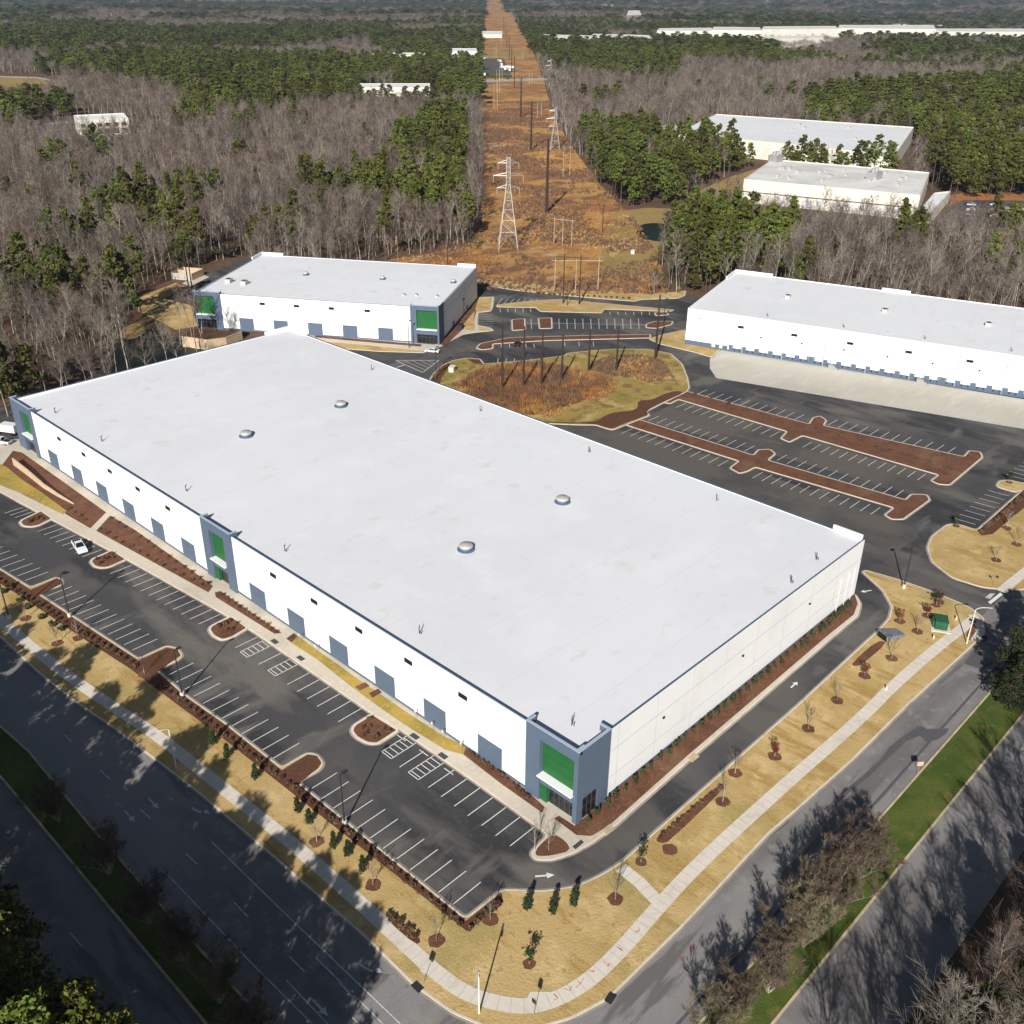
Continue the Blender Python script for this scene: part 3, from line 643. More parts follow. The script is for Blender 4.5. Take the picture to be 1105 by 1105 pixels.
def shell(root, W, L, H, bays, roof='roof_white', drop=.55, far_raise=(), panels=(), z_cap='cap', joints=12.45, wins=(), winz=9.35, mats=('white_wall',)):
    t = .35; x0 = .22
    mb = MB()
    segs = []; y = 0.0
    for a, b in sorted(bays): 
        if a > y: segs.append((y, a))
        y = b
    if y < L: segs.append((y, L))
    for a, b in segs:
        mb.box(x0, x0+t, a, b, 0, H)
        mb.box(x0-.012, x0, a, b, 8.55, 8.68, 1); 
        for z in (3.9,): pass
    mb.box(x0+t, W, 0 if not bays or sorted(bays)[0][0] > .5 else 0.02, t, 0, H); mb.box(W-t, W, t, L-t, 0, H); mb.box(x0+t, W, L-t, L, 0, H)
    # vertical panel joints
    k = joints/2
    while k < L:
        if any(a <= k <= b for a, b in segs): mb.box(x0-.008, x0, k-.04, k+.04, .6, H, 1)
        k += joints
    k = 9.0
    while k < W: mb.box(k-.04, k+.04, -.008, 0.0, .6, H, 1); k += 9.3
    mb.box(7.5 if bays and sorted(bays)[0][0] < .5 else .6, W, -.014, 0.0, 8.55, 8.68, 1); mb.box(7.5 if bays and sorted(bays)[0][0] < .5 else .6, W, -.014, 0, 3.6, 3.7, 1)
    walls = mb.build('wall', [M['white_wall'], M['wall_reveal']], root)
    # blue-grey band at the foot
    b = MB()
    for a, c in segs: b.box(x0-.03, x0-.016, a, c, 0, .62)
    b.box(7.5 if bays and sorted(bays)[0][0] < .5 else .6, W+.02, -.045, -.02, 0, .62)
    b.build('base_band', M['blue_grey'], root)
    # coping
    c = MB()
    for a, d in segs: c.box(x0+t-.2, x0+t+.03, a, d, H, H+.06)
    c.box(x0+t+.05, W+.05, t-.2, t+.03, H, H+.06); c.box(W-t-.05, W+.05, t+.05, L-t-.05, H, H+.088); c.box(x0+t+.05, W+.05, L-t-.05, L+.05, H, H+.09)
    c.build('coping', M[z_cap], root)
    # roof: low ridge along the middle with welded seams
    r = MB(); zr = H-drop; xm = (W+x0)/2; rise = drop-.12
    a, bb = x0+t, W-t
    r.face([(a, t, zr), (xm, t, zr+rise*.6), (xm, L-t, zr+rise*.6), (a, L-t, zr)]); r.face([(xm, t, zr+rise*.6), (bb, t, H-.15), (bb, L-t, H-.15), (xm, L-t, zr+rise*.6)])
    def rz(x): return zr+rise*.6*(x-a)/(xm-a) if x < xm else zr+rise*.6+(H-.15-zr-rise*.6)*(x-xm)/(bb-xm)
    k = 6.0
    while k < L-6:
        for u, v in ((a, xm), (xm, bb)): r.face([(u, k, rz(u)+.012), (v, k, rz(v)+.012), (v, k+.16, rz(v)+.012), (u, k+.16, rz(u)+.012)], 1)
        k += 12.2
    rq = random.Random(int(W*10+L))
    for _ in range(16):
        px_, py_ = rq.uniform(a+4, bb-4), rq.uniform(6, L-6); s_ = rq.uniform(.4, 1.3)
        r.face([(px_-s_, py_-s_, rz(px_-s_)+.02), (px_+s_, py_-s_, rz(px_+s_)+.02), (px_+s_, py_+s_, rz(px_+s_)+.02), (px_-s_, py_+s_, rz(px_-s_)+.02)], 1)
    ro = r.build('roof', [M[roof], M['roof_seam']], root)
    for (x, y, sx, sy) in far_raise:      # raised corner parapets of plain white wall
        q = MB(); 
        if sx: q.box(x-sx, x, y-.45, y, H-.3, H+1.0) if sx > 0 else q.box(x, x-sx, y-.45, y, H-.3, H+1.0)
        if sy: q.box(x-.4, x-.004, y-sy, y-.45, H-.3, H+1.0) if sy > 0 else q.box(x-.4, x-.004, y, y-sy, H-.3, H+1.0)
        q.build('raised_parapet', M['white_wall'], walls)
    for y in panels:
        q = MB(); q.box(x0-.05, x0-.012, y-5.1, y, .625, 4.5); q.build('wall_panel', M['blue_grey'], root)
    for y in wins:
        q = MB(); q.box(x0-.05, x0-.014, y-.95, y+.95, winz, winz+.85)
        f = q.build('clerestory_window', M['black_louvre'], root)
    return rz, ro
def roof_dome(root, rz, x, y, r=1.35):
    q = MB(); z = rz(x)
    n = 14
    for i in range(n):
        pass
    rings = []
    for rr, zz in ((r*.8, 0), (r*.8, .55), (r, .6), (r, .95), (r*.85, 1.15), (.05, 1.3)): rings.append([(x+rr*math.cos(2*math.pi*i/n), y+rr*math.sin(2*math.pi*i/n), z+zz) for i in range(n)])
    q.loft(rings); o = q.build('roof_ventilator', M['galv'], root, smooth=True)
    q = MB(); rings = [[(x+rr*math.cos(2*math.pi*i/n), y+rr*math.sin(2*math.pi*i/n), z+zz) for i in range(n)] for rr, zz in ((r*1.25, .02), (r*1.25, .14), (r*1.02, .16))]
    q.loft(rings); q.build('shadow_ring', M['shadow_blue'], o)  # dark blue ring, paints in the shadow round the ventilator's foot
def vent_pipe(root, rz, x, y, h=1.3):
    q = MB(); z = rz(x)-.02
    q.tube((x, y, z), (x, y, z+h), .08); q.tube((x, y, z+h*.75), (x+.5, y+.4, z+h), .06); q.tube((x+.1, y-.3, z), (x+.1, y-.3, z+h*.5), .06)
    q.build('vent_pipe', M['dark_pole'], root)
def roof_unit(root, rz, x, y, sx=2.2, sy=1.6, h=1.1, m_='galv'):
    q = MB(); z = rz(x)-.02; q.box(x-sx/2, x+sx/2, y-sy/2, y+sy/2, z+.2, z+h); q.box(x-sx/2+.1, x+sx/2-.1, y-sy/2+.1, y+sy/2-.1, z, z+.2)
    q.box(x-sx/2-.05, x+sx/2+.05, y-sy/2-.05, y+sy/2+.05, z+h, z+h+.08)
    o = q.build('roof_unit', M[m_], root)
    f = MB().tube((x, y, z+h+.08), (x, y, z+h+.2), min(sx, sy)*.36, n=12); f.build('fan_cowl', M['dark_pole'], o)

# main warehouse
H1 = 12.55
main = empty('warehouse', (0, 0, 0), 0, 'huge white foreground warehouse with a flat white roof and green-panelled blue-grey entrance bays', 'warehouse', 'blue-grey and green trimmed white warehouses')
rz1, _ = shell(main, W_, L_, H1, [(0, 9.5), (86, 96.5), (174.6, L_)], far_raise=[(W_, L_, 9, 9), (W_, 0.45, 0, -6)],
               panels=[169.1, 156.4, 144, 131.5, 118.9, 106.5, 81.5, 69.2, 56.7, 44.3, 32.0, 19.7], wins=[160.4, 147.8, 135.2, 122.7, 110.2, 72.7, 60.3, 47.9, 35.4, 22.9])
e1 = tower(main, 0, 9.5, .45, 6.8, 13.2)
# the near corner: the bay turns round onto the end wall
q = MB(); q.box(.57, 6.75, -.3, .05, 4.1, 13.2-.62); q.box(.57, 1.15, -.3, .05, 0, 4.1); q.box(4.35, 6.75, -.3, .05, 0, 4.1); q.box(.17, 6.75, -.3, -.004, 13.2-.62, 13.198)
q.box(-.175, .57, -.3, -.003, 0, 13.196)
q.build('end_return', M['blue_grey'], e1); MB().box(-.24, 6.8, -.345, .12, 13.2, 13.302).box(6.38, 6.8, .12, 1.5, 13.2, 13.3).build('coping', M['cap_light'], e1)
MB().box(6.4, 6.75, .05, 1.5, 12.2, 13.2).build('parapet_return', M['blue_grey'], e1)
g = MB().box(1.15, 4.35, -.16, -.06, .15, 4.1).build('storefront_window', M['glass'], e1)
q = MB()
for k in range(4): q.box(1.15+k*1.04, 1.22+k*1.04, -.2, -.16, .15, 4.1)
for z in (.15, 2.3, 4.02): q.box(1.15, 4.35, -.195, -.165, z, z+.07)
q.build('mullions', M['mullion'], g)
tower(main, 86, 96.5, 88.6, 93.8, 13.2, left_green=True)
tower(main, 174.6, L_-.02, 176, 181.6, 13.2, left_green=False)
for x, y in [(29.2, 125.8), (56, 125.1), (55.5, 51.5), (28.5, 51.6)]: roof_dome(main, rz1, x, y)
for x, y in [(4.5, 171), (4.5, 146.8), (4.8, 110.3), (4.7, 75.1), (4.5, 37.5), (4.6, 5.1), (78, 140.2), (78, 98.2), (78, 63.4), (78, 29.5), (70.7, 3.1), (60.3, 2.3)]: vent_pipe(main, rz1, x, y)
q = MB()
for x in (76, 79, 81.5): q.tube((x, -.12, 0.2), (x, -.12, 7.5), .07)
q.tube((72, -.12, 5.5), (81.5, -.12, 5.5), .05); q.tube((79, -.12, 7.5), (81.5, -.12, 7.5), .05)
q.build('wall_pipes', M['white_pole'], main)
for x in (20, 42, 64):
    MB().box(x-.2, x+.2, -.25, -.02, 7.2, 7.5).build('wall_light', M['dark_pole'], main)

# second warehouse
b2 = empty('warehouse', (130.6, 171.2, 0), R(32.6), 'smaller white warehouse with green corner bays beyond the left end of the main roof', 'warehouse', 'blue-grey and green trimmed white warehouses')
rz2, _ = shell(b2, 56.5, 86, 12.3, [(0, 9.4), (76.2, 86)], far_raise=[(56.5, 86, 9, 9), (56.5, .45, 0, -7)], panels=[70.2, 57.8, 45.5, 33.2, 20.8], wins=[61.2, 49, 36.7, 24.2], winz=9.5)
tower(b2, 0, 9.4, .35, 7.3, 12.9, left_green=False, top=1.5); tower(b2, 76.2, 86, 78.6, 85.4, 12.9, left_green=False, top=1.5)
q = MB(); q.box(.57, 6.2, -.3, -.05, 0, 12.85); q.box(-.175, .57, -.3, -.003, 0, 12.89); q.build('end_return', M['blue_grey'], b2)
inv2 = b2.matrix_basis.inverted() if False else Matrix.Translation((130.6, 171.2, 0)) @ Matrix.Rotation(R(32.6), 4, 'Z')
i2 = inv2.inverted()
for x, y in [(126, 237), (142, 213), (157, 192)]: c = i2 @ Vector((x, y, 0)); roof_dome(b2, rz2, c.x, c.y, .9)
for x, y in [(101, 248), (103.5, 242)]: c = i2 @ Vector((x, y, 0)); roof_unit(b2, rz2, c.x, c.y, 2.6, 2.0, 1.3)
for x, y in [(134, 192), (137, 189), (141, 183)]: c = i2 @ Vector((x, y, 0)); roof_unit(b2, rz2, c.x, c.y, 1.2, .8, .5, 'cap_light')
for x in (20, 40): MB().box(x-.8, x+.8, -.06, -.01, .2, 2.4).build('end_door', M['blue_grey'], b2)
q = MB(); q.tube((34, -.3, 0), (34, -.3, 6), .1); q.box(33, 35, -.5, -.1, 6, 6.3); q.build('wall_ladder', M['dark_pole'], b2)

# right warehouse with the dock doors: local y runs from its far end (200) to the left corner
L3 = 200.0; th3 = R(16.4)
o3 = Vector((189.3, 114.2, 0)) - Vector((-math.sin(th3), math.cos(th3), 0))*L3
b3 = empty('warehouse', o3, th3, 'long white warehouse on the right with a row of dock doors facing a concrete apron', 'warehouse', 'blue-grey and green trimmed white warehouses')
rz3, _ = shell(b3, 55, L3, 12.2, [], drop=.35, far_raise=[(55, L3, 12, 14), (55, 148, 0, 10)], z_cap='white_wall', joints=13.0)
MB().box(.15, .18, L3-14.5, L3, .62, 1.7).box(.15, 55, L3, L3+.03, 0, 1.7).build('corner_band', M['blue_grey'], b3)
band3 = MB(); y = L3-15.3
band3.box(.12, .18, 0, L3-15, .62, 1.35); band3.build('dock_band', M['blue_grey'], b3)
bay0 = L3-19.4; k = 0
y = L3-15.6
gi = 0
while y > 8:
    # groups of four doors, then a stair door
    for j in range(3):
        if gi % 3 == 2 and j == 0: MB().box(.10, .17, y-1.15, y+1.5, 1.36, 2.5).build('dock_panel', M['blue_grey'], b3)
        else: MB().box(.10, .17, y-.75, y+.75, 1.36, 2.25).build('dock_panel', M['blue_grey'], b3)
        d = MB(); yc = y-2.13
        d.box(.12, .17, yc-1.3, yc+1.3, 1.36, 4.2)
        for z in (2.0, 2.6, 3.2, 3.8): d.box(.11, .12, yc-1.3, yc+1.3, z, z+.04, 1)
        for s in (-1.38, 1.3): d.box(.04, .2, yc+s, yc+s+.08, 1.36, 4.3, 1)
        o = d.build('dock_door', [M['white_wall'], M['wall_reveal']], b3)
        MB().box(-.15, .11, yc-1.0, yc-.75, .75, 1.2).build('bumper', M['tyre'], o); MB().box(-.15, .11, yc+.75, yc+1.0, .75, 1.2).build('bumper', M['tyre'], o)
        y -= 4.27
    gi += 1; y -= .2
    if gi > 12: break
for k in range(13):
    y = L3-19.4-12.95*k
    if y < 4: break
    MB().tube((.08, y, .1), (.08, y, 12.0), .11, n=6).build('downspout', M['galv'], b3)
for k in range(9):
    y = L3-18.1-17.2*k
    if y > 4: MB().box(.13, .2, y-.95, y+.95, 8.2, 9.0).build('clerestory_window', M['black_louvre'], b3)
for k in range(12):
    y = L3-25-13*k
    if y > 4: MB().box(-.1, .18, y-.25, y+.25, 6.1, 6.5).build('wall_light', M['dark_pole'], b3)
for y in (L3-11, L3-45, L3-84, L3-123):
    MB().box(.12, .2, y-1.1, y+1.1, 5.3, 6.9).build('wall_vent', M['wall_reveal'], b3)
for y in (L3-47.5, L3-73.8, L3-104.5, L3-140):
    q = MB()
    for s in range(6): q.box(-1.2, -.05, y-1.6-s*.3, y-1.3-s*.3, 0, 1.2-s*.2)
    q.box(-1.2, -.05, y-1.3, y+.2, 0, 1.22); st = q.build('dock_steps', M['steel'], b3)
    q = MB()
    for a, b in (((-1.6, y+.6, 1.2), (-1.6, y-1.3, 1.2)), ((-1.6, y-1.3, 1.2), (-1.6, y-3, 0))):
        a = Vector(a); b = Vector(b); z = Vector((0, 0, 1.05)); q.tube(a+z, b+z, .04); q.tube(a+z*.5, b+z*.5, .03)
        for t in (0, .5, 1): c = a.lerp(b, t); q.tube(c, c+z, .04)
    q.build('handrail', M['dark_pole'], st)
i3 = (Matrix.Translation(o3) @ Matrix.Rotation(th3, 4, 'Z')).inverted()
for x, y in [(225, 98), (233, 67), (242, 37), (250, 6)]: c = i3 @ Vector((x, y, 0)); roof_unit(b3, rz3, c.x, c.y, 1.8, 1.8, 1.0)
for k in range(6): vent_pipe(b3, rz3, 5, L3-25-24*k, 1.0)
q = MB()
for s in (-16, -9): q.tube((.1, L3+s, 1), (.1, L3+s, 8), .06)
q.build('wall_pipes', M['galv'], b3)
MB().box(-.4, .2, L3-10.5, L3-9.3, .7, 2.6).box(-.3, .2, L3-12.9, L3-11.8, .7, 2.2).build('meter_cabinet', M['wall_reveal'], b3)

# far buildings ---------------------------------------------------
def slab_building(name, corners, h, label, wall='beige_wall', roof='roof_white', par=.5, cat='warehouse', group=None, units=0, joints=14, doors=None, trim=None, front=0):
    """corners: four roof corners as points on the ground plan, the first edge faces the camera"""
    c = [Vector((p[0], p[1])) for p in corners]; o = empty(name, (c[0].x, c[0].y, 0), 0, label, cat, group)
    z0 = float(T(c[0].x, c[0].y)); o.location.z = z0
    c = [p-c[0].copy() if False else Vector((p.x-corners[0][0], p.y-corners[0][1])) for p in c]
    mb = MB(); inn = offset(c, .5); n = 4
    for i in range(n):
        a, b = c[i], c[(i+1) % n]; d, e = inn[(i+1) % n], inn[i]
        mb.face([(*a, -1), (*b, -1), (*b, h), (*a, h)]); mb.face([(*a, h), (*b, h), (*d, h), (*e, h)]); mb.face([(*e, h), (*d, h), (*d, h-par), (*e, h-par)])
        l = (b-a).length; t = (b-a)/l; k = joints
        nn = Vector((t.y, -t.x)); 
        if (a+nn-sum(c, Vector((0, 0)))/4).length < (a-sum(c, Vector((0, 0)))/4).length: nn = -nn
        while k < l: 
            p = a+t*k; mb.face([(*(p+nn*.03), 0), (*(p+t*.25+nn*.03), 0), (*(p+t*.25+nn*.03), h), (*(p+nn*.03), h)], 1); k += joints
        if trim: mb.face([(*(a+nn*.04), h*trim), (*(b+nn*.04), h*trim), (*(b+nn*.04), h*trim+.5), (*(a+nn*.04), h*trim+.5)], 2)
    mb.build('wall', [M[wall], M['wall_reveal'], M['dark_pole']], o)
    r = MB(); r.prism(inn, h-par-.02, h-par-.02); rf = r.build('roof', M[roof], o)
    ctr = sum(c, Vector((0, 0)))/4
    rr = random.Random(len(label))
    for k in range(units):
        u, v = rr.uniform(.1, .9), rr.uniform(.15, .85)
        p = (c[0]*(1-u)+c[1]*u)*(1-v)+(c[3]*(1-u)+c[2]*u)*v
        s = rr.uniform(1.2, 3); q = MB(); q.box(p.x-s/2, p.x+s/2, p.y-s/2, p.y+s/2, h-par-.02, h-par+rr.uniform(.8, 1.8)); q.build('roof_unit', M['galv'], o)
    if doors:
        for (a, b, t0, t1, n, z0, z1, m_) in doors:
            A, B = c[a], c[b]; t = (B-A); ln = t.length; t /= ln; nn = Vector((t.y, -t.x))
            if (A+nn-ctr).length < (A-ctr).length: nn = -nn
            for k in range(n):
                s = ln*(t0+(t1-t0)*k/max(1, n-1)); w2 = ln*(t1-t0)/n*.34
                p, r_ = A+t*(s-w2)+nn*.06, A+t*(s+w2)+nn*.06
                q = MB(); q.face([(*p, z0), (*r_, z0), (*r_, z1), (*p, z1)]); q.face([(*(p-nn*.05), z1), (*(r_-nn*.05), z1), (*r_, z1), (*p, z1)])
                q.build('window' if m_ == 'glass' else 'dock_door', M[m_], o)
    c_ = [Vector((p.x+corners[0][0], p.y+corners[0][1])) for p in offset(c, -9)]
    clear.append(np.array([tuple(p) for p in c_]))
    if front:
        t = (Vector(CAM[:2])-c_[0]).normalized()*front; clear.append(np.array([tuple(c_[0]), tuple(c_[1]), tuple(c_[1]+t), tuple(c_[0]+t)]))
    return o
def roofpx(pts, h): return [(P(x, y, h).x, P(x, y, h).y) for x, y in pts]
F2 = slab_building('warehouse', [(446, 149), (422, 239), (499, 267), (522, 177)], 12.5, 'cream mid-distance warehouse with rooftop ducts and a dark line along its dock wall', roof='roof_cream', units=26, trim=.45, front=26, doors=[(0, 1, .12, .78, 9, .5, 4.5, 'wall_reveal')], cat='warehouse')
tk = MB()
for (x, y) in ((494, 262), (478, 190)):
    q = MB(); X, Y = x-446, y-149
    q.box(X-4, X+4, Y-3, Y+3, 12, 16); 
    for s in (-2, 2): q.tube((X+s, Y, 16), (X+s, Y, 18), 1.2, n=8)
    q.build('rooftop_plant', M['steel'], F2)
slab_building('office_annex', roofpx([(988, 232), (1008, 208), (1026, 206), (1004, 230)][:4], 6), 6, 'low pale annex at the right end of the cream warehouse', cat='building')
slab_building('warehouse', [(578, 224), (566, 387), (695, 438), (734, 281)], 12, 'big white flat-roofed warehouse half hidden behind a row of pines', front=28, units=8, roof='roof_white')
slab_building('storage_shed', roofpx([(702, 141.5), (731, 137), (729, 133), (706, 137)], 6), 6, 'long low white shed at the left of the big far warehouse', cat='shed')
off = slab_building('office_building', roofpx([(84, 134), (139, 131.5), (134, 126), (80, 128.5)], 9), 12, 'two-storey beige office with dark window bands among the far left woods', cat='office', par=.8, front=42, doors=[(0, 1, .1, .9, 6, 1.0, 4.8, 'glass'), (0, 1, .1, .9, 6, 6.5, 9, 'glass')], joints=8)
slab_building('warehouse', roofpx([(387, 94), (464, 94.5), (464, 90), (388, 90)], 9), 9, 'long pale one-storey building in the pines left of the corridor', joints=20, front=105)
slab_building('warehouse', roofpx([(486, 58), (515, 58.5), (514, 55), (487, 55)], 14), 18, 'small pale building at the corridor edge beyond the road', joints=30, front=90)
slab_building('warehouse', roofpx([(402, 62), (462, 62.5), (462, 60), (402, 60)], 14), 18, 'thin pale roof in the pines farther left of the corridor', joints=30)
slab_building('warehouse', roofpx([(520, 37.5), (542, 37.5), (542, 34), (520, 34)], 8), 9, 'pale building standing across the far corridor', joints=30)
for pts, h, lb in [([(581, 39.5), (640, 41.5), (642, 38.5), (583, 37)], 14, 'far white warehouse, leftmost of the row on the right skyline'), ([(637, 39.5), (705, 41), (700, 38), (640, 36.5)], 16, 'far white warehouse with a stepped roof, second of the row on the right skyline'),
                   ([(709, 33), (770, 33.5), (768, 30), (711, 30.5)], 24, 'far white warehouse in the middle of the right skyline row'), ([(768, 32.5), (822, 33), (820, 29.5), (770, 29)], 26, 'cream warehouse block just right of the middle of the right skyline row'), ([(822, 31.5), (905, 31), (902, 28), (824, 28.5)], 28, 'long cream warehouse with trees against its front on the right skyline'),
                   ([(822, 42), (888, 40.5), (886, 38), (826, 39)], 18, 'near low white warehouse in front of the long cream one'), ([(904, 30), (1010, 31), (1008, 26.5), (906, 26.5)], 26, 'cream warehouse with a higher roof line toward the upper right'),
                   ([(1006, 33), (1150, 33.5), (1140, 30), (1008, 30)], 24, 'white warehouse at the far upper right edge'),
                   ([(562, 10), (572, 10), (572, 8), (562, 8)], 10, 'tiny white roof near the top of the corridor'), ([(602, 10), (612, 10), (612, 8), (602, 8)], 10, 'tiny white roof right of the corridor top'),
                   ([(649, 7), (662, 7), (662, 5), (649, 5)], 12, 'tiny bright roof left of the steam plume'), ([(676, 19), (692, 18), (690, 13), (678, 13)], 25, 'small white plant building giving off steam on the skyline'),
                   ([(962, 26), (982, 26), (981, 24), (962, 24)], 9, 'small pale roof behind the cream warehouse at upper right'), ([(1000, 27), (1024, 27), (1023, 24.5), (1001, 24.5)], 9, 'second small pale roof behind the warehouses at upper right')]:
    slab_building('warehouse', roofpx(pts, h), h, lb, joints=40, roof='roof_cream')
# enclosure beside the second warehouse
c = P(207, 303)
en = empty('refuse_enclosure', (c.x, c.y, 0), R(28), 'small beige block enclosure with grey gates on the pad left of the second warehouse', 'enclosure')
q = MB(); q.box(0, 9, -.2, 0, 0, 2.8); q.box(0, 9, 8.8, 9, 0, 2.8); q.box(8.8, 9, 0, 8.8, 0, 2.8); q.box(4.4, 4.6, 0, 8.8, 0, 2.8); q.box(0, .2, 0, 8.8, 0, .3); q.build('wall', M['stone'], en)
for k in range(3): MB().box(0, .1, .3+k*2.8, 2.9+k*2.8, .3, 2.6).build('gate', M['galv'], en)
px('pad', [(196, 306), (205, 309), (226, 299), (218, 296)], 'concrete', .03)
# corridor-side objects
def trailer(c, rz, label, l=9, m_='car_white'):
    o = empty('trailer', c, rz, label, 'trailer', 'white trailers in the far yard'); MB().box(-l/2, l/2, -1.3, 1.3, 1.0, 3.9).build('box', M[m_], o)
    MB().box(-l/2, l/2, -1.2, 1.2, .6, .95).build('chassis', M['dark_pole'], o)
    for s in (-l*.35, l*.35): MB().tube((s, -1.2, .5), (s, 1.2, .5), .5, n=8).build('wheel', M['tyre'], o)
    return o
for i, (x, y, rz) in enumerate([(524, 64, 20), (539, 67, 60), (541, 71, 50), (543, 74, 80), (547, 76, 10), (550, 74, 100), (551, 77, 30), (523, 82, 45)]):
    c = P(x, y); trailer((c.x, c.y, 0), R(rz), 'white trailer parked in the far yard beside the corridor', 16 if i in (1, 2, 5) else 11)

# ------------------------------------------------------------------ small structures and vehicles
def lamp_post(b, heads, label, base=True, rz=0.0, h=9.4):
    c = P(*b); o = empty('parking_lamp', (c.x, c.y, .12), rz, label, 'lamp post', 'dark parking lot lamp posts')
    MB().tube((0, 0, .7 if base else 0), (0, 0, h-.12), .15, .10, n=6).build('pole', M['dark_pole'], o)
    if base: MB().tube((0, 0, 0), (0, 0, .85), .34, .34, n=12).build('footing', M['sidewalk'], o)
    for s in heads:
        q = MB(); q.tube((0, 0, h-.25), (s*.7, 0, h-.12), .05); q.box(s*.35 if s > 0 else s*1.25, s*1.25 if s > 0 else s*.35, -.25, .25, h-.16, h)
        q.build('lamp_head', M['dark_pole'], o)
    return o
lamp_post((75.3, 666), (1,), 'dark lamp post at the front lot kerb, farthest left of the three')
lamp_post((197, 752), (1,), 'dark lamp post at the front lot kerb, middle one of the three')
lamp_post((372, 891), (1,), 'dark lamp post by the front lot kerb, nearest to the front corner of the lawn')
lamp_post((975, 635), (-1,), 'dark lamp post on the lawn tip at the right end of the main warehouse')
lamp_post((754, 373), (1, -1), 'double-headed lamp post on the verge at the left corner of the right warehouse', base=False)
lamp_post((470.7, 402), (1,), 'lamp post at the left tip of the grass basin', base=False, h=8)
lamp_post((441.5, 375.5), (1,), 'lamp post in front of the right corner bay of the second warehouse', base=False, h=9)
lamp_post((716, 350), (1,), 'lamp post on the pointed island at the right of the far lot', base=False, h=9)
lamp_post((612, 330), (1,), 'lamp post on the tan island along the far drive', base=False, h=9)
lamp_post((10, 668), (1,), 'lamp post at the far left edge of the front lawn')
def street_light(b, rz, label):
    c = P(*b); o = empty('street_light', (c.x, c.y, .12), rz, label, 'street light', 'pale curved-arm street lights')
    MB().tube((0, 0, 0), (0, 0, 7.3), .12, .08, n=8).build('pole', M['white_pole'], o)
    q = MB(); pts = [(0, 0, 7.25), (.35, 0, 7.6), (1.0, 0, 7.8), (2.1, 0, 7.85)]
    for a, d in zip(pts, pts[1:]): q.tube(a, d, .06, n=6)
    q.build('arm', M['white_pole'], o)
    MB().box(2.0, 2.75, -.14, .14, 7.78, 7.93).build('lamp_head', M['galv'], o)
street_light((190, 829), R(180), 'pale street light on the boulevard side of the shaded front lawn')
street_light((517, 1094), R(215), 'pale street light at the rounded front corner of the lawn')
street_light((1043, 695), R(-52), 'pale street light at the entry drive corner')

# power poles
def power_pole(b, h, label, arms=(), m_='rust_pole', r=.32, grp='tall dark power poles'):
    c = P(*b) if not isinstance(b, Vector) else b
    o = empty('power_pole', (c.x, c.y, 0), R(-45), label, 'power pole', grp)
    MB().tube((0, 0, -.3), (0, 0, h), r, r*.55, n=8).build('pole', M[m_], o)
    for z, l in arms:
        q = MB().tube((-l, 0, h-z), (l, 0, h-z), .12, n=4)
        for s in (-l, l): q.tube((s, 0, h-z-.1), (s, 0, h-z-1.4), .09, n=5)
        q.build('crossarm', M[m_], o)
    return o
PW = [((542, 422), 21, 'leftmost'), ((565, 420), 19, 'second from the left'), ((584.5, 418), 17, 'third from the left'), ((606, 413), 15.2, 'fourth from the left'), ((635, 403), 13.5, 'fifth from the left'), ((665, 400), 14.2, 'sixth from the left')]
for b, h, n in PW: power_pole(b, h, n+' of the row of rusty power poles in the grass basin', r=.36, grp='rusty poles in the basin')
power_pole((707, 388), 21, 'tall dark pole at the right end of the grass basin', r=.42, grp='rusty poles in the basin')
for b, h in [((589.8, 229.8), 37), ((573, 162), 33.6), ((562, 127), 33.8), ((555, 95), 34.4), ((552, 78), 34), ((549.5, 64), 34), ((547, 52), 34), ((545, 42), 34), ((543.5, 33), 34)]:
    power_pole(b, h, {589.8: 'nearest and tallest dark pole in the corridor right of the lattice tower', 573: 'second tall dark pole up the corridor, on the gravel track', 562: 'third tall dark pole up the corridor', 555: 'fourth tall dark pole up the corridor, by the far road', 552: 'fifth dark pole up the corridor, beside the white trailers'}.get(b[0], 'distant dark pole far up the corridor'),
               arms=[(1.0, 2.4), (5, 2.4), (9, 2.4)] if b[0] != 589.8 else [(.8, 2.6), (14, 2.2)], r=.85 if b[0] > 556 else .6, grp='dark poles along the corridor')
power_pole((650, 251), 13.6, 'short dark pole at the edge of the corridor by the worn path', arms=[(1, 1.5)], r=.25, grp='short dark poles')
for b in ((204.5, 317), (208, 317)): power_pole(b, 17, 'dark pole standing at the left corner of the second warehouse', r=.28, grp='dark pole pair at the left corner of the second warehouse')
power_pole((483, 285), 12, 'dark pole behind the right end of the second warehouse', r=.22, grp='short dark poles')
def frame_pole(pts, h, label, m_='wood_pole', bar=True, grp='pole frames in the corridor', r=.2, ov=1.5):
    p = [P(*q) for q in pts]; o = empty('pole_frame', tuple(p[0]), 0, label, 'power pole', grp)
    for q in p: MB().tube(q-p[0], q-p[0]+Vector((0, 0, h)), r, r*.7, n=6).build('pole', M[m_], o)
    if bar:
        t = (p[-1]-p[0]).normalized()*ov; z = Vector((0, 0, h-1)); MB().tube(-t+z, p[-1]-p[0]+t+z, .14, n=4).build('crossbar', M[m_], o)
frame_pole([(607.5, 327.5), (625, 328.5)], 18.4, 'dark two-pole frame with a crossbar on the tan verge north of the far lot', 'rust_pole', ov=3.0, r=.26)
frame_pole([(598.5, 313), (621, 314), (645, 313)], 12.5, 'pale three-pole frame in the corridor just behind the dark frame')
frame_pole([(597.7, 263.8), (606.9, 263.8), (616.6, 266)], 12.6, 'pale three-pole frame in the corridor below the tall dark pole')
frame_pole([(607.5, 191), (614.8, 191)], 19, 'pale two-pole frame on the slope beyond the lattice tower', bar=False)
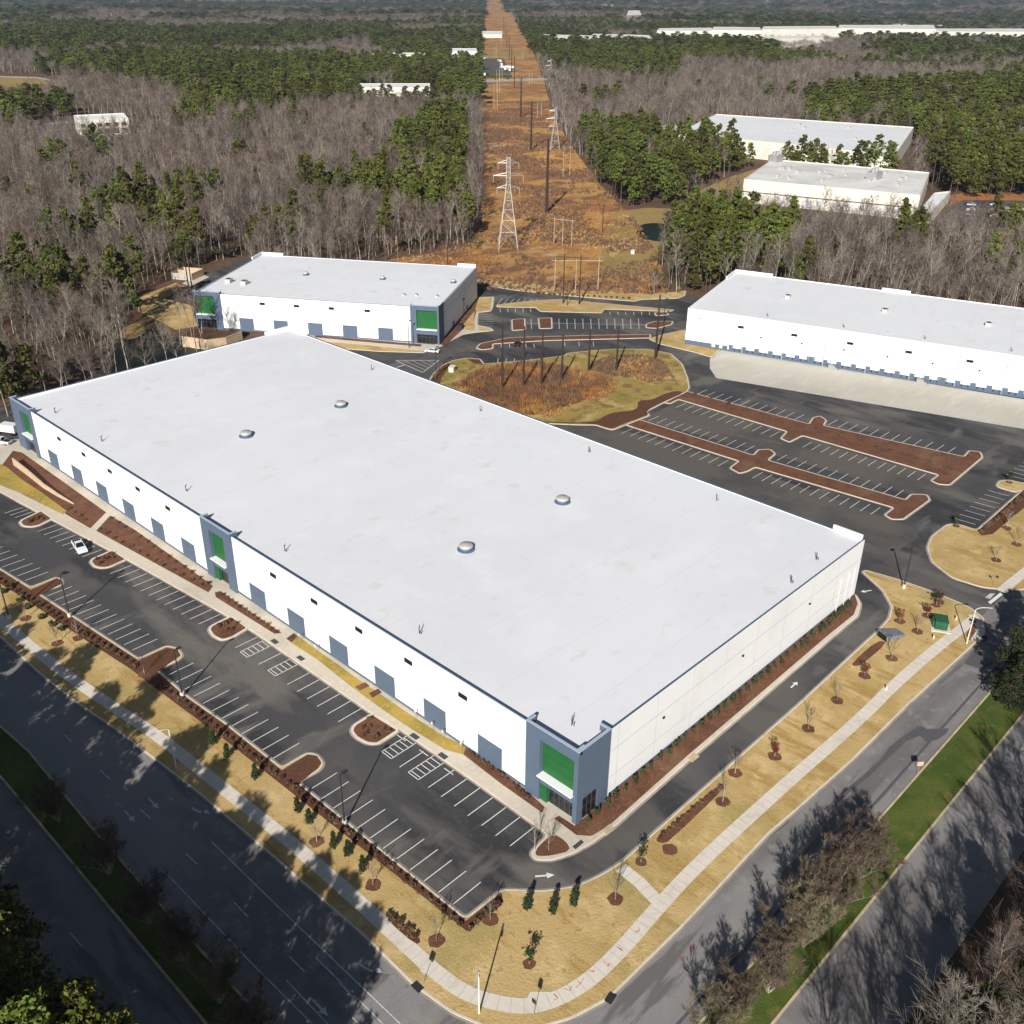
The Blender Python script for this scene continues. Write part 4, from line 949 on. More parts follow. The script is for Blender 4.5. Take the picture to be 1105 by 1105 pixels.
for i, (x, y, h) in enumerate([(580, 127, 14), (600, 118, 14), (533, 117, 24), (539, 88, 24), (536, 100, 24), (571, 92, 16), (534, 62, 22), (531, 44, 22), (563, 66, 16), (540, 50, 22)]):
    frame_pole([(x, y), (x+3.5*(y/110), y)], h, 'pale two-pole frame far up the corridor', bar=False, grp='distant pale pole frames', r=.25)
def lattice(b, h, wb, label, m_='galv', arms=((.5, 4.6), (5.8, 6.6), (11.0, 5.0)), r=.13, seg=9):
    c = P(*b); o = empty('lattice_tower', (c.x, c.y, 0), R(-43), label, 'pylon', 'steel lattice power towers')
    hb = h*.70; wt = wb*.17
    def wd(z): return wb/2 + (wt/2*1.15-wb/2)*min(z/hb, 1) if z < hb else wt/2*1.15 + (wt/2-wt/2*1.15)*(z-hb)/(h-hb)
    def cn(z): k = wd(z); return [Vector((sx*k, sy*k, z)) for sx, sy in ((-1, -1), (1, -1), (1, 1), (-1, 1))]
    zs = [0]; z = 0; st = 6.2
    while z < h-.1: z += st; st = max(1.7, st*.88); zs.append(min(z, h))
    q = MB()
    for a, d in zip(zs, zs[1:]):
        A, D = cn(a), cn(d)
        for i in range(4): q.tube(A[i], D[i], r, n=4)
    q.build('legs', M[m_], o)
    q = MB()
    for k, (a, d) in enumerate(zip(zs, zs[1:])):
        A, D = cn(a), cn(d)
        for i in range(4):
            j = (i+1) % 4
            if k == 0:
                mid = (D[i]+D[j])/2; q.tube(A[i], mid, r*.6, n=3); q.tube(A[j], mid, r*.6, n=3)
            else: q.tube(A[i], D[j], r*.6, n=3); q.tube(A[j], D[i], r*.6, n=3)
            q.tube(D[i], D[j], r*.6, n=3)
    q.build('bracing', M[m_], o)
    for dz, l in arms:
        q = MB(); z = h-dz-1.5; k = wd(z)
        for s in (-1, 1):
            tip = Vector((s*l, 0, z))
            for sy in (-1, 1):
                q.tube((s*k, sy*k, z), tip, r*.7, n=3); q.tube((s*k, sy*k, z+1.2), tip, r*.6, n=3)
            q.tube(tip, tip+Vector((0, 0, -2.6)), .1, n=4); 
        q.build('crossarm', M[m_], o)
    q = MB(); k = wd(h)
    for sx in (-1, 1): q.tube((sx*k, 0, h), (sx*1.4, 0, h+1.6), r*.6, n=3)
    q.tube((-1.4, 0, h+1.6), (1.4, 0, h+1.6), r*.6, n=3); q.build('peak', M[m_], o)
lattice((548, 267.5), 39, 8.8, 'pale steel lattice tower with three pairs of arms standing in the orange corridor')
lattice((598.5, 162), 29, 7, 'second steel lattice tower, smaller and farther up at the right edge of the corridor', m_='steel')
lattice((594, 88), 26, 6, 'distant steel lattice tower by the far road', m_='steel')

# vehicles
def make_car(name, label, paint, kind='sedan', cat='car', group=None):
    o = empty(name, (0, 0, 0), 0, label, cat, group)
    L, Wd = (5.6, 1.95) if kind == 'pickup' else (4.7, 1.82)
    if kind == 'pickup':
        prof = [(-2.8, .55), (-2.8, 1.12), (-.75, 1.14), (.95, 1.14), (2.55, 1.02), (2.8, .85), (2.8, .5)]
        cab = [(-.75, 1.14), (-.55, 1.80), (.35, 1.82), (1.15, 1.14)]
    elif kind == 'van':
        prof = [(-2.7, .5), (-2.7, 1.15), (1.9, 1.15), (2.6, 1.05), (2.8, .8), (2.8, .45)]
        cab = [(-2.68, 1.15), (-2.55, 2.2), (1.15, 2.2), (2.1, 1.15)]
    else:
        prof = [(-2.35, .45), (-2.35, .9), (-1.7, .98), (1.1, .98), (2.1, .86), (2.35, .65), (2.35, .4)]
        cab = [(-1.75, .98), (-1.15, 1.42), (.25, 1.44), (1.1, .98)]
    mb = MB(); w2 = Wd/2
    rings = []
    for y, k in ((-w2, .94), (-w2*.93, 1.0), (w2*.93, 1.0), (w2, .94)):
        rings.append([(x*(.985 if k < 1 else 1), y, .42+(z-.42)*k if z > .5 else z) for x, z in prof])
    mb.loft(rings)
    if kind == 'pickup':     # bed opening
        mb.box(-2.68, -.85, -.8, .8, 1.141, 1.15, 1)
    rc = []
    for y, k in ((-w2*.90, 0), (-w2*.74, 1), (w2*.74, 1), (w2*.90, 0)):
        rc.append([(x, (y if z < cab[0][1]+.05 else (w2*.74 if y > 0 else -w2*.74)), z) for x, z in cab])
    roofm = MB(); zt = cab[1][1]
    roofm.box(cab[1][0]+.02, cab[2][0]-.02, -w2*.74, w2*.74, zt-.02, zt+.05)
    for sx, (xa, za), (xb, zb) in ((0, cab[0], cab[1]), (0, cab[3], cab[2])):
        for s in (-1, 1): roofm.tube((xa, s*w2*.88, za), (xb, s*w2*.72, zb), .05, n=4)
    mb2 = mb.build('body', [M[paint], M['tyre']], o)
    roofm.build('cab_roof', M[paint], mb2)
    g = MB(); 
    a = [(x, s*(w2*.88 if z < cab[0][1]+.05 else w2*.72), z) for s in (-1, 1) for x, z in cab]
    g.loft([a[:4], a[4:]])
    g.build('windows', M['glass'], o)
    for sx in (-.31, .31):
        for s in (-1, 1):
            t = MB().tube((L*sx, s*(w2-.24), .34), (L*sx, s*(w2+.005), .34), .34, n=12); tt = t.build('wheel', M['tyre'], o)
            MB().tube((L*sx, s*(w2-.02), .34), (L*sx, s*(w2+.02), .34), .19, n=8).build('rim', M['rim'], tt)
    for s in (-1, 1):
        MB().box(L/2-.1, L/2+.005, s*.78-.18, s*.78+.18, .66, .82).build('headlight', M['lamp_glass'], o)
        MB().box(-L/2-.015, -L/2+.1, s*.8-.12, s*.8+.12, .7, .9).build('tail_light', M['tail_red'], o)
    return o
def put(o, x, y, rz, z=0.03):
    c = P(x, y); o.location = (c.x, c.y, z); o.rotation_euler = (0, 0, R(rz)); return o
put(make_car('pickup_truck', 'white pickup truck parked askew in the front lot', 'car_white', 'pickup', 'pickup'), 86.5, 593, math.degrees(math.atan2(*(P(91, 599)-P(82, 585)).yx)))
put(make_car('parked_car', 'white car stopped at the corner bay of the second warehouse', 'car_white'), 466.5, 380.5, 122)
put(make_car('parked_car', 'black car parked in the upper row of the far lot', 'car_black'), 558, 372.5, 35)
put(make_car('pickup_truck', 'white pickup at the left edge of the picture beyond the far corner bay', 'car_white', 'pickup', 'pickup'), 2, 479, 120)
c = P(9, 468); tr = empty('utility_truck', (c.x, c.y, .03), R(118), 'white utility truck with a boxy body beside the far left corner bay', 'truck')
MB().box(-3.2, 1.4, -1.15, 1.15, .9, 2.9).build('box', M['car_white'], tr); MB().box(-3.2, 3.0, -1.0, 1.0, .5, .88).build('chassis', M['dark_pole'], tr)
q = MB(); q.loft([[(1.5, y, .9), (3.1, y, .9), (3.1, y, 1.5), (2.5, y, 2.3), (1.5, y, 2.35)] for y in (-1.05, 1.05)]); cb = q.build('cab', M['car_white'], tr)
MB().face([(3.12, -.95, 1.52), (3.12, .95, 1.52), (2.53, .9, 2.26), (2.53, -.9, 2.26)]); q = MB(); q.box(1.9, 2.5, -1.07, 1.07, 1.5, 2.1); q.build('side_window', M['glass'], cb)
for x in (-2.2, 2.2):
    for s in (-1.1, 1.1): MB().tube((x, s-.13, .48), (x, s+.13, .48), .48, n=10).build('wheel', M['tyre'], tr)
cars = {k: make_car('parked_car', 'x', k) for k in ('car_white', 'car_silver', 'car_blue', 'car_red')}
trees_ = {k: [(c, list(c.children)) for c in o.children if c.name.split('.')[0] in ('body', 'windows')] for k, o in cars.items()}
def far_cars(rows, label, group, seed):
    rr = random.Random(seed); ks = ['car_white', 'car_white', 'car_silver', 'car_silver', 'car_blue', 'car_red']
    for (x0, y0, x1, y1, n) in rows:
        a, b = P(x0, y0), P(x1, y1); ang = math.atan2(b.y-a.y, b.x-a.x)+math.pi/2
        for i in range(n):
            if rr.random() < .15: continue
            k = rr.choice(ks); p = a.lerp(b, i/max(1, n-1))
            copy_thing(cars[k], (p.x, p.y, .05), ang+rr.uniform(-.03, .03), ('%s '+label) % {'car_white': 'white', 'car_silver': 'silver', 'car_blue': 'dark blue', 'car_red': 'red'}[k], group=group, tree=trees_[k])
far_cars([(1046, 240, 1048, 222, 11), (1071, 242, 1073, 222, 12), (1083, 242, 1085, 224, 11), (1100, 240, 1101, 226, 8)], 'car parked in the far lot at the right edge of the picture', 'cars in the far right lot', 3)
far_cars([(52, 146, 78, 150, 11), (56, 141, 76, 140, 9), (84, 151, 132, 150, 11), (150, 142, 190, 146, 10), (34, 136, 72, 133, 12)], 'car parked by the far beige office on the left', 'cars round the far office', 5)
far_cars([(522, 86.5, 548, 85.5, 3), (519, 88, 545, 87.5, 2)], 'car on the far road across the corridor', 'cars on the far road', 9)
for k, o in cars.items():
    put(o, {'car_white': 1096, 'car_silver': 1060, 'car_blue': 143, 'car_red': 60}[k], {'car_white': 233, 'car_silver': 236, 'car_blue': 146, 'car_red': 130}[k], 40)
    o['label'] = {'car_white': 'white car parked apart near the right end of the far right lot', 'car_silver': 'silver car alone between two rows of the far right lot', 'car_blue': 'dark blue car just right of the far beige office', 'car_red': 'red car at the back of the lot by the far office'}[k]

# transformer, cover, hydrants, signs
c = P(1014, 677); t = empty('transformer_box', (c.x, c.y, LZ), R(28), 'dark green transformer box on a pad on the lawn near the entry drive', 'transformer')
MB().box(-2.0, 2.0, -1.7, 1.7, 0, .15).build('pad', M['sidewalk'], t); q = MB().box(-1.35, 1.35, -1.1, 1.1, .15, 1.75).box(-1.4, 1.4, -1.15, 1.15, 1.75, 1.85).box(-.7, .9, 1.1, 1.5, .15, 1.5)
q.build('cabinet', M['box_green'], t); MB().box(-.02, .02, -1.115, -1.1, .2, 1.7).box(.5, .6, -1.14, -1.1, .9, 1.1).build('door_seam', M['dark_pole'], t)
c = P(951, 690); t = empty('grey_cover', (c.x, c.y, LZ), R(-22), 'grey slab-shaped cover with a dark open end beside the drive kerb', 'utility cover')
q = MB(); q.loft([[(0, -1.3, 0), (0, 1.3, 0), (0, 1.2, 1.25), (0, -1.2, 1.25)], [(4.6, -1.3, 0), (4.6, 1.3, 0), (4.6, 1.1, .35), (4.6, -1.1, .35)]]); q.build('slab', M['grey_cover'], t)
MB().loft([[(-.05, -1.1, .05), (-.05, 1.1, .05), (-.05, 1.05, 1.15), (-.05, -1.05, 1.15)], [(-.01, -1.1, .05), (-.01, 1.1, .05), (-.01, 1.05, 1.15), (-.01, -1.05, 1.15)]]).build('dark_opening', M['black_louvre'], t)
def post_sign(b, label, h=1.9, w_=.32, hh=.46, z=.17, m_='paint', pm_='steel', rz=180, grp=None, cat='sign', back=None):
    c = P(*b); o = empty('post_sign', (c.x, c.y, z), R(rz), label, cat, grp)
    MB().tube((0, 0, 0), (0, 0, h), .035, n=5).build('post', M[pm_], o)
    MB().box(.04, .06, -w_/2, w_/2, h-hh, h).build('plate', M[m_], o)
names = ['leftmost', 'second', 'third', 'fourth', 'fifth', 'rightmost']
for i, q in enumerate([(323.5, 694), (341, 706), (448.5, 777), (466.5, 790), (478, 799), (497.5, 812)]):
    post_sign(q, names[i]+' of the small white accessible-parking signs on the grass strip along the front wall', grp='accessible parking signs')
post_sign((457, 1062), 'pale traffic sign seen from behind on the grass between boulevard and sidewalk', 2.6, .75, .75, m_='galv')
post_sign((576, 1096), 'dark-backed sign on a post at the rounded lawn corner', 2.8, .6, .75, m_='iron')
post_sign((990, 836), 'cream sign on a post on the green median', 2.4, 1.0, .8, m_='stone', rz=230)
post_sign((1073, 634), 'small dark sign on a thin post at the tip of the east lawn', 2.6, .5, .5, m_='iron')
def hydrant(b, label):
    c = P(*b); o = empty('utility_marker', (c.x, c.y, LZ), 0, label, 'utility marker', 'white and orange utility markers on the lawn')
    MB().tube((0, 0, 0), (0, 0, .75), .16, .13, n=8).build('barrel', M['white_pole'], o); MB().tube((0, 0, .75), (0, 0, .95), .17, .05, n=8).build('cap', M['orange'], o)
    MB().tube((-.25, 0, .5), (.25, 0, .5), .07, n=6).build('outlet', M['white_pole'], o)
hydrant((1007, 690), 'white marker with an orange cap below the green transformer box'); hydrant((1031.5, 669.5), 'white marker with an orange cap right of the green transformer box'); hydrant((956, 745), 'white marker beside the sidewalk bend on the right lawn')
# inlets at the kerb of the drive
for i, q in enumerate([(656, 896), (748, 818)]):
    c = P(*q); o = MB().box(-.9, .9, -.5, .5, 0, .19).box(-.7, .7, -.52, -.3, .03, .13).build('kerb_inlet', M['old_kerb']); o.location = (c.x, c.y, 0.003*(i+1)); tag(o, ['rusty kerb inlet on the drive nearest the front corner', 'rusty kerb inlet halfway along the drive by the end wall'][i], 'kerb inlet')
# tanks and equipment by the cream warehouse
c = P(778, 243); t = empty('storage_tank', (c.x, c.y, 0), R(20), 'yellow-green rounded tank among the pines left of the cream warehouse', 'tank')
rings = []; 
for xx, rr in ((-6, .3), (-5.5, 1.7), (-4.5, 2.2), (4.5, 2.2), (5.5, 1.7), (6, .3)): rings.append([(xx, rr*math.cos(a), 3.4+rr*math.sin(a)) for a in np.linspace(0, 2*math.pi, 12, endpoint=False)])
MB().loft(rings).build('vessel', M['yellow_green'], t, smooth=True)
for x in (-3.5, 3.5): MB().box(x-.4, x+.4, -1.6, 1.6, 0, 2).build('saddle', M['steel'], t)
c = P(797, 236); t = empty('equipment_skid', (c.x, c.y, 0), R(20), 'orange boxy equipment at the left corner of the cream warehouse', 'equipment')
MB().box(-2.5, 2.5, -1.5, 1.5, .3, 5).build('housing', M['orange'], t); MB().box(-2.8, 2.8, -1.7, 1.7, 0, .28).build('frame', M['dark_pole'], t)
c = P(801, 230); t = empty('equipment_skid', (c.x, c.y, 0), R(20), 'dark red container behind the orange equipment', 'equipment')
MB().box(-3, 3, -1.3, 1.3, .2, 3.4).build('housing', M['car_red'], t); MB().box(-3.1, 3.1, -1.35, 1.35, 0, .18).build('frame', M['dark_pole'], t)
c = P(518, 351.5); 
for i, (x, y) in enumerate([(497, 355), (683, 274), (488, 401)]):
    c = P(x, y); o = MB().box(-1.2, 1.2, -.8, .8, 0, 1.5).box(-1.3, 1.3, -.9, .9, 1.5, 1.58).build('service_box', M['iron' if i == 0 else 'sidewalk']); o.location = (c.x, c.y, LZ); o.rotation_euler = (0, 0, R(30))
    tag(o, ['dark service box on the mulch at the side of the second warehouse', 'white block at the edge of the pond clearing', 'low pale box on the left tip of the grass basin'][i], 'service box')

# ------------------------------------------------------------------ plants
def tri_mesh(name, V, Fc, mats, smooth=False):
    """fast mesh from triangle arrays"""
    me = bpy.data.meshes.new(name); V = np.asarray(V, np.float32); n = len(V)
    Fc = np.asarray(Fc, np.int32)
    me.vertices.add(n); me.vertices.foreach_set('co', V.ravel())
    me.loops.add(Fc.size); me.loops.foreach_set('vertex_index', Fc.ravel())
    me.polygons.add(len(Fc)); me.polygons.foreach_set('loop_start', np.arange(0, Fc.size, Fc.shape[1], dtype=np.int32))
    for mm in (mats if isinstance(mats, (list, tuple)) else [mats]): me.materials.append(mm)
    me.update(calc_edges=True); return me
def rvec(g, n):
    v = g.normal(size=(n, 3)); return v/np.linalg.norm(v, axis=1, keepdims=True)
def leaf_cloud(centres, rads, n, size, g, up=.0, droop=0.0, el=1.6):
    """n small quads round each centre"""
    k = len(centres); c = np.repeat(centres, n, 0); r = np.repeat(rads, n, 0)
    p = c + rvec(g, k*n)*r*(g.random((k*n, 1))**.45)
    a = rvec(g, k*n); b = np.cross(a, rvec(g, k*n)); b /= np.linalg.norm(b, axis=1, keepdims=True)+1e-9
    if up: a[:, 2] = np.abs(a[:, 2])*up+.1; a /= np.linalg.norm(a, axis=1, keepdims=True)
    s = size*g.uniform(.6, 1.3, (k*n, 1)); a = a*s*el; b = b*s
    V = np.stack([p-b*.5, p+a*.5-b*.25+b*.1, p+b*.5, p-a*.5], 1).reshape(-1, 3)
    F4 = np.arange(k*n*4, dtype=np.int32).reshape(-1, 4)
    return V, F4
def tubes(segs, n=3):
    """segs: list of (a, b, ra, rb)"""
    A = np.array([s[0] for s in segs], float); B = np.array([s[1] for s in segs], float); ra = np.array([s[2] for s in segs]); rb = np.array([s[3] for s in segs])
    d = B-A; d /= np.linalg.norm(d, axis=1, keepdims=True)+1e-9
    h = np.where(np.abs(d[:, 2:3]) < .9, [[0, 0, 1.]], [[1., 0, 0]]); x = np.cross(d, h); x /= np.linalg.norm(x, axis=1, keepdims=True); y = np.cross(d, x)
    V = []; 
    for P0, r in ((A, ra), (B, rb)):
        for i in range(n):
            t = 2*math.pi*i/n; V.append(P0 + (x*math.cos(t)+y*math.sin(t))*r[:, None])
    V = np.stack(V, 1).reshape(-1, 3); m_ = len(segs); o = np.arange(m_)[:, None]*2*n
    F_ = [np.concatenate([o+i, o+(i+1) % n, o+n+(i+1) % n, o+n+i], 1) for i in range(n)]
    return V, np.concatenate(F_, 0).astype(np.int32)
def branch_dir(d, g, a):
    t = rvec(g, 1)[0]; t -= t@d*d; t /= np.linalg.norm(t); return d*math.cos(a)+t*math.sin(a)
def bare_tree_meshes(seed, h=17, spread=.42, lo=.38, twn=5, tw=.06, stems=1, kind='twig', nl=13):
    g = np.random.default_rng(seed); big = []; tw_ = []
    for s in range(stems):
        p = np.zeros(3); d = np.array([0, 0, 1.]); d = branch_dir(d, g, g.uniform(0, .08) if stems == 1 else g.uniform(.08, .42))
        nseg = 7; r = h*.0105 if stems == 1 else h*.0055; pts = [p]
        for i in range(nseg):
            q = p + d*h*.86/nseg; r2 = r*.80; big.append((p, q, r, r2)); p = q; r = r2; d = branch_dir(d, g, .09); d[2] += .05 if stems == 1 else .03; d /= np.linalg.norm(d); pts.append(p)
        for i in range(nl if stems == 1 else 6):
            f = lo+(1-lo)*(i+.5)/(nl if stems == 1 else 6); k = min(int(f*nseg), nseg-1); u = f*nseg-k
            b = pts[k]*(1-u)+pts[k+1]*u
            dd = branch_dir(np.array([0, 0, 1.]), g, g.uniform(.45, .85) if stems == 1 else g.uniform(.2, .6)); ln = (h*spread*(1.15-f)+h*.06)*g.uniform(.7, 1.15) if stems == 1 else h*.2
            br = h*.0042*(1.3-f)
            for j in range(3):
                e = b+dd*ln/3; big.append((b, e, br, br*.65)); br *= .65
                for _ in range(3):
                    d2 = branch_dir(dd, g, g.uniform(.35, .9)); d2[2] += .25; d2 /= np.linalg.norm(d2); l2 = ln*g.uniform(.3, .55); m2 = b+(e-b)*g.random(); e2 = m2+d2*l2
                    tw_.append((m2, e2, br*.55, br*.25))
                    for _ in range(twn):
                        d3 = branch_dir(d2, g, g.uniform(.3, .9)); d3[2] += .2; d3 /= np.linalg.norm(d3); m3 = m2+(e2-m2)*g.uniform(.15, 1); tw_.append((m3, m3+d3*l2*g.uniform(.35, .8), tw*.5, tw*.18))
                b = e; dd = branch_dir(dd, g, .25); dd[2] += .16; dd /= np.linalg.norm(dd)
    V, Fc = tubes(big, 4); a = tri_mesh('trunk', V, Fc, M['wood_trunk'])
    V, Fc = tubes(tw_, 3); b = tri_mesh('crown', V, Fc, M[kind])
    return a, b
def pine_meshes(seed, h=18, r=3.0, lo=.42, n=54, per=15, size=.68, m_='needles', rich=False):
    g = np.random.default_rng(seed); big = []; p = np.zeros(3); d = np.array([0, 0, 1.]); rr = h*.0095; pts = [p]
    for i in range(8):
        q = p+d*h*.96/8; big.append((p, q, rr, rr*.84)); p = q; rr *= .84; d = branch_dir(d, g, .04); pts.append(p)
    cs = []; rs = []
    for i in range(n):
        f = lo+(1-lo)*((i+.5)/n)**.9; k = min(int(f*8), 7); u = f*8-k; b = pts[k]*(1-u)+pts[k+1]*u
        t = (f-lo)/(1-lo); prof = math.sin(min(1, .28+t*.95)*math.pi*.92)**.7 if t < .97 else .15
        a = g.uniform(0, 2*math.pi); l = r*prof*g.uniform(.25, 1.0)**.6; c = b+np.array([math.cos(a)*l, math.sin(a)*l, g.uniform(0, .7)])
        cs.append(c); cr = g.uniform(.62, 1.15)*(.75+.35*prof); rs.append([cr, cr, cr*.62]); big.append((b, c, .07, .03))
    cs = np.array(cs); rs = np.array(rs)
    V, Fc = leaf_cloud(cs, rs, per, size, g)
    tv, tf = tubes(big, 4)
    return tri_mesh('trunk', tv, tf, M['pine_bark']), tri_mesh('crown', V, Fc, M[m_])
bareM = [bare_tree_meshes(i, h, s, lo, nl=nl) for i, (h, s, lo, nl) in enumerate([(19, .30, .44, 11), (21, .26, .50, 10), (16, .40, .32, 13), (22, .22, .54, 10)])]
pineM = [pine_meshes(20+i, h, r, lo) for i, (h, r, lo) in enumerate([(22, 3.5, .45), (24, 3.7, .5), (19, 3.8, .32), (16, 3.3, .22)])]
nearPineM = [pine_meshes(40+i, h, r, lo, n=150, per=42, size=.30, m_='needles_near') for i, (h, r, lo) in enumerate([(22, 4.4, .35), (24, 4.8, .4), (20, 4.8, .25)])]
darkPineM = pine_meshes(47, 20, 4.8, .08, n=190, per=40, size=.32, m_='dark_evergreen')
nearBareM = [bare_tree_meshes(60+i, h, s, lo, twn=11, tw=.04, nl=16) for i, (h, s, lo) in enumerate([(19, .36, .3), (21, .32, .35)])]
myrtleM = [bare_tree_meshes(80+i, 7.6, .3, .3, twn=10, tw=.032, stems=13, kind='twig_olive') for i in range(3)]

def tree_proto(ms, name, label, cat, group):
    o = empty(name, (0, 0, 0), 0, label, cat, group)
    t = link(bpy.data.objects.new('trunk', ms[0]), o); c_ = link(bpy.data.objects.new('crown', ms[1]), o)
    return o
def plant(ms, name, loc, rz, s, label, cat, group, names=('trunk', 'crown')):
    o = bpy.data.objects.new(name, None); C.objects.link(o); o.location = loc; o.rotation_euler = (0, 0, rz); o.scale = s if isinstance(s, tuple) else (s, s, s)
    o.empty_display_size = .5; tag(o, label, cat, group)
    for nm, me in zip(names, ms):
        c_ = bpy.data.objects.new(nm, me); C.objects.link(c_); c_.parent = o
    return o

# where woods stand -------------------------------------------------
def inpoly(px_, py_, poly):
    x, y = px_, py_; n = len(poly); ins = np.zeros(x.shape, bool); j = n-1
    for i in range(n):
        xi, yi = poly[i]; xj, yj = poly[j]
        c_ = ((yi > y) != (yj > y)) & (x < (xj-xi)*(y-yi)/(yj-yi+1e-12)+xi); ins ^= c_; j = i
    return ins
clear.append(np.array([(p.x, p.y) for p in cor_poly]))
clr([(652, 300), (648, 262), (664, 226), (700, 222), (738, 224), (748, 208), (790, 189), (830, 177), (846, 184), (806, 226), (780, 232), (748, 238), (738, 262), (706, 280), (690, 300)])
clr([(146, 372), (150, 345), (214, 345), (214, 372)]); clr([(1030, 268), (1036, 240), (1150, 240), (1150, 266)]); clr([(1035, 249), (1038, 214), (1150, 215), (1150, 250)]); clr([(795, 246), (800, 225), (1000, 240), (1035, 222), (1038, 246), (1000, 258), (870, 250)])
clr([(30, 152), (28, 132), (80, 128), (140, 131), (200, 141), (204, 148), (140, 153)])
clr([(146, 338), (150, 318), (196, 296), (230, 292), (230, 340), (216, 356)])
def hashn(x, y, s):      # smooth value noise
    x = x/s; y = y/s; xi = np.floor(x); yi = np.floor(y); fx = x-xi; fy = y-yi; fx = fx*fx*(3-2*fx); fy = fy*fy*(3-2*fy)
    def h(a, b): v = np.sin(a*127.1+b*311.7)*43758.5453; return v-np.floor(v)
    return (h(xi, yi)*(1-fx)+h(xi+1, yi)*fx)*(1-fy)+(h(xi, yi+1)*(1-fx)+h(xi+1, yi+1)*fx)*fy
PINE = [[(0, 27), (130, 24), (280, 27), (400, 23), (520, 23), (520, 57), (420, 57), (392, 40), (340, 45), (300, 52), (200, 50), (100, 48), (60, 58), (-60, 44), (-60, 28)],
        [(70, 60), (170, 55), (300, 60), (380, 62), (518, 58), (518, 106), (480, 110), (440, 103), (400, 107), (350, 103), (300, 116), (220, 116), (180, 90), (110, 80), (30, 70)],
        [(430, 148), (455, 130), (470, 116), (500, 123), (506, 150), (500, 180), (505, 215), (480, 222), (440, 220), (390, 212), (345, 205), (310, 200), (320, 187), (380, 180), (420, 165)],
        [(562, 32), (720, 38), (830, 44), (850, 58), (900, 62), (830, 68), (740, 62), (725, 84), (650, 78), (600, 72), (584, 60), (572, 50)],
        [(560, 18), (1150, 18), (1150, 29), (900, 26), (700, 30), (570, 30)],
        [(622, 138), (700, 140), (740, 150), (760, 168), (742, 190), (735, 222), (668, 226), (650, 195), (632, 170)],
        [(870, 98), (990, 88), (1160, 78), (1160, 205), (1060, 208), (1030, 190), (1008, 182), (988, 134), (870, 124)],
        [(740, 150), (980, 165), (970, 188), (740, 184)], [(960, 40), (1160, 42), (1160, 58), (1000, 64), (930, 55)],
        [(700, 236), (770, 232), (860, 244), (850, 262), (740, 262), (715, 250)], [(-60, 104), (80, 104), (75, 128), (-60, 135)],
        [(500, 225), (514, 225), (514, 270), (500, 270)], [(200, 116), (240, 112), (230, 130), (190, 135)]]
PINE = [np.array([(P(x, y, 12).x, P(x, y, 12).y) for x, y in q]) for q in PINE]
for x_, y_ in [(134, 218), (94, 246), (58, 251), (223, 256), (33, 300), (74, 305), (178, 246), (200, 211), (160, 203), (91, 190), (195, 117), (0, 386), (140, 300), (20, 200), (820, 262), (1080, 275), (770, 275), (718, 262), (12, 425), (260, 130), (700, 130), (640, 100), (990, 250), (60, 170), (110, 160), (660, 105), (840, 100)]:
    c_ = P(x_, y_, 14); r_ = random.uniform(7, 14); PINE.append(np.array([(c_.x+r_*math.cos(a), c_.y+r_*math.sin(a)) for a in np.linspace(0, 6.28, 9)[:-1]]))
def project(x, y, z):
    dx, dy, dz = x-CAM.x, y-CAM.y, z-CAM.z
    zz = dx*fw.x+dy*fw.y+dz*fw.z
    return 552.5+F*(dx*RT.x+dy*RT.y+dz*RT.z)/zz, 552.5-F*(dx*UP.x+dy*UP.y+dz*UP.z)/zz, zz
def scatter(r0_, r1_, sp, jit=.42, half=R(31)):
    """jittered grid over the ring sector the camera looks at"""
    n = int(2*r1_/sp)+2; g = RNG
    u = (np.arange(n)-n/2)*sp; X, Y = np.meshgrid(u, u); X = X.ravel(); Y = Y.ravel()
    d = np.hypot(X, Y); a = np.arctan2(Y, X)-YAW; a = (a+np.pi) % (2*np.pi)-np.pi
    k = (d > r0_) & (d <= r1_) & (np.abs(a) < half); X, Y = X[k], Y[k]
    X = X+g.uniform(-jit, jit, X.shape)*sp+CAM.x; Y = Y+g.uniform(-jit, jit, Y.shape)*sp+CAM.y
    free = np.ones(X.shape, bool)
    for q in clear: free &= ~inpoly(X, Y, q)
    return X[free], Y[free]
def is_pine(X, Y):
    k = np.zeros(X.shape, bool)
    for q in PINE: k |= inpoly(X, Y, q)
    nz = hashn(X, Y, 60)*.6+hashn(X+500, Y, 23)*.4
    bare_gap = k & (nz > .72); k &= ~bare_gap
    d = np.hypot(X-CAM.x, Y-CAM.y)
    k |= (hashn(X+900, Y+300, 26) > .93) & (d < 1300)
    far = d > 1700
    bandn = hashn((X-Y)/3.0, (X+Y), 260)*.6+hashn(X+77, Y+55, 170)*.4
    k = np.where(far & (d > 2600), bandn > .5, k); k = np.where(far & (d <= 2600), k | (bandn > .62), k)
    return k
sets = {'bare': [], 'pine': []}
for r0_, r1_, sp, sx, sz in [(150, 560, 5.9, 1.0, 1.0), (560, 1000, 7.4, 1.12, 1.0), (1000, 1900, 11, 1.55, .95), (1900, 3800, 20, 2.7, .9), (3800, 7500, 44, 6.0, 1.0), (7500, 15000, 95, 12, 1.5)]:
    X, Y = scatter(r0_, r1_, sp)
    k = is_pine(X, Y)
    for nm, kk in (('bare', ~k), ('pine', k)):
        x, y = X[kk], Y[kk]; n = len(x); s = np.clip(RNG.normal(.95 if nm == 'bare' else 1.0, .17, n), .5, 1.35)
        sets[nm].append(np.stack([x, y, T(x, y)-.1, RNG.uniform(0, 6.28, n), s*sx, s*sz, RNG.integers(0, 4, n)], 1))
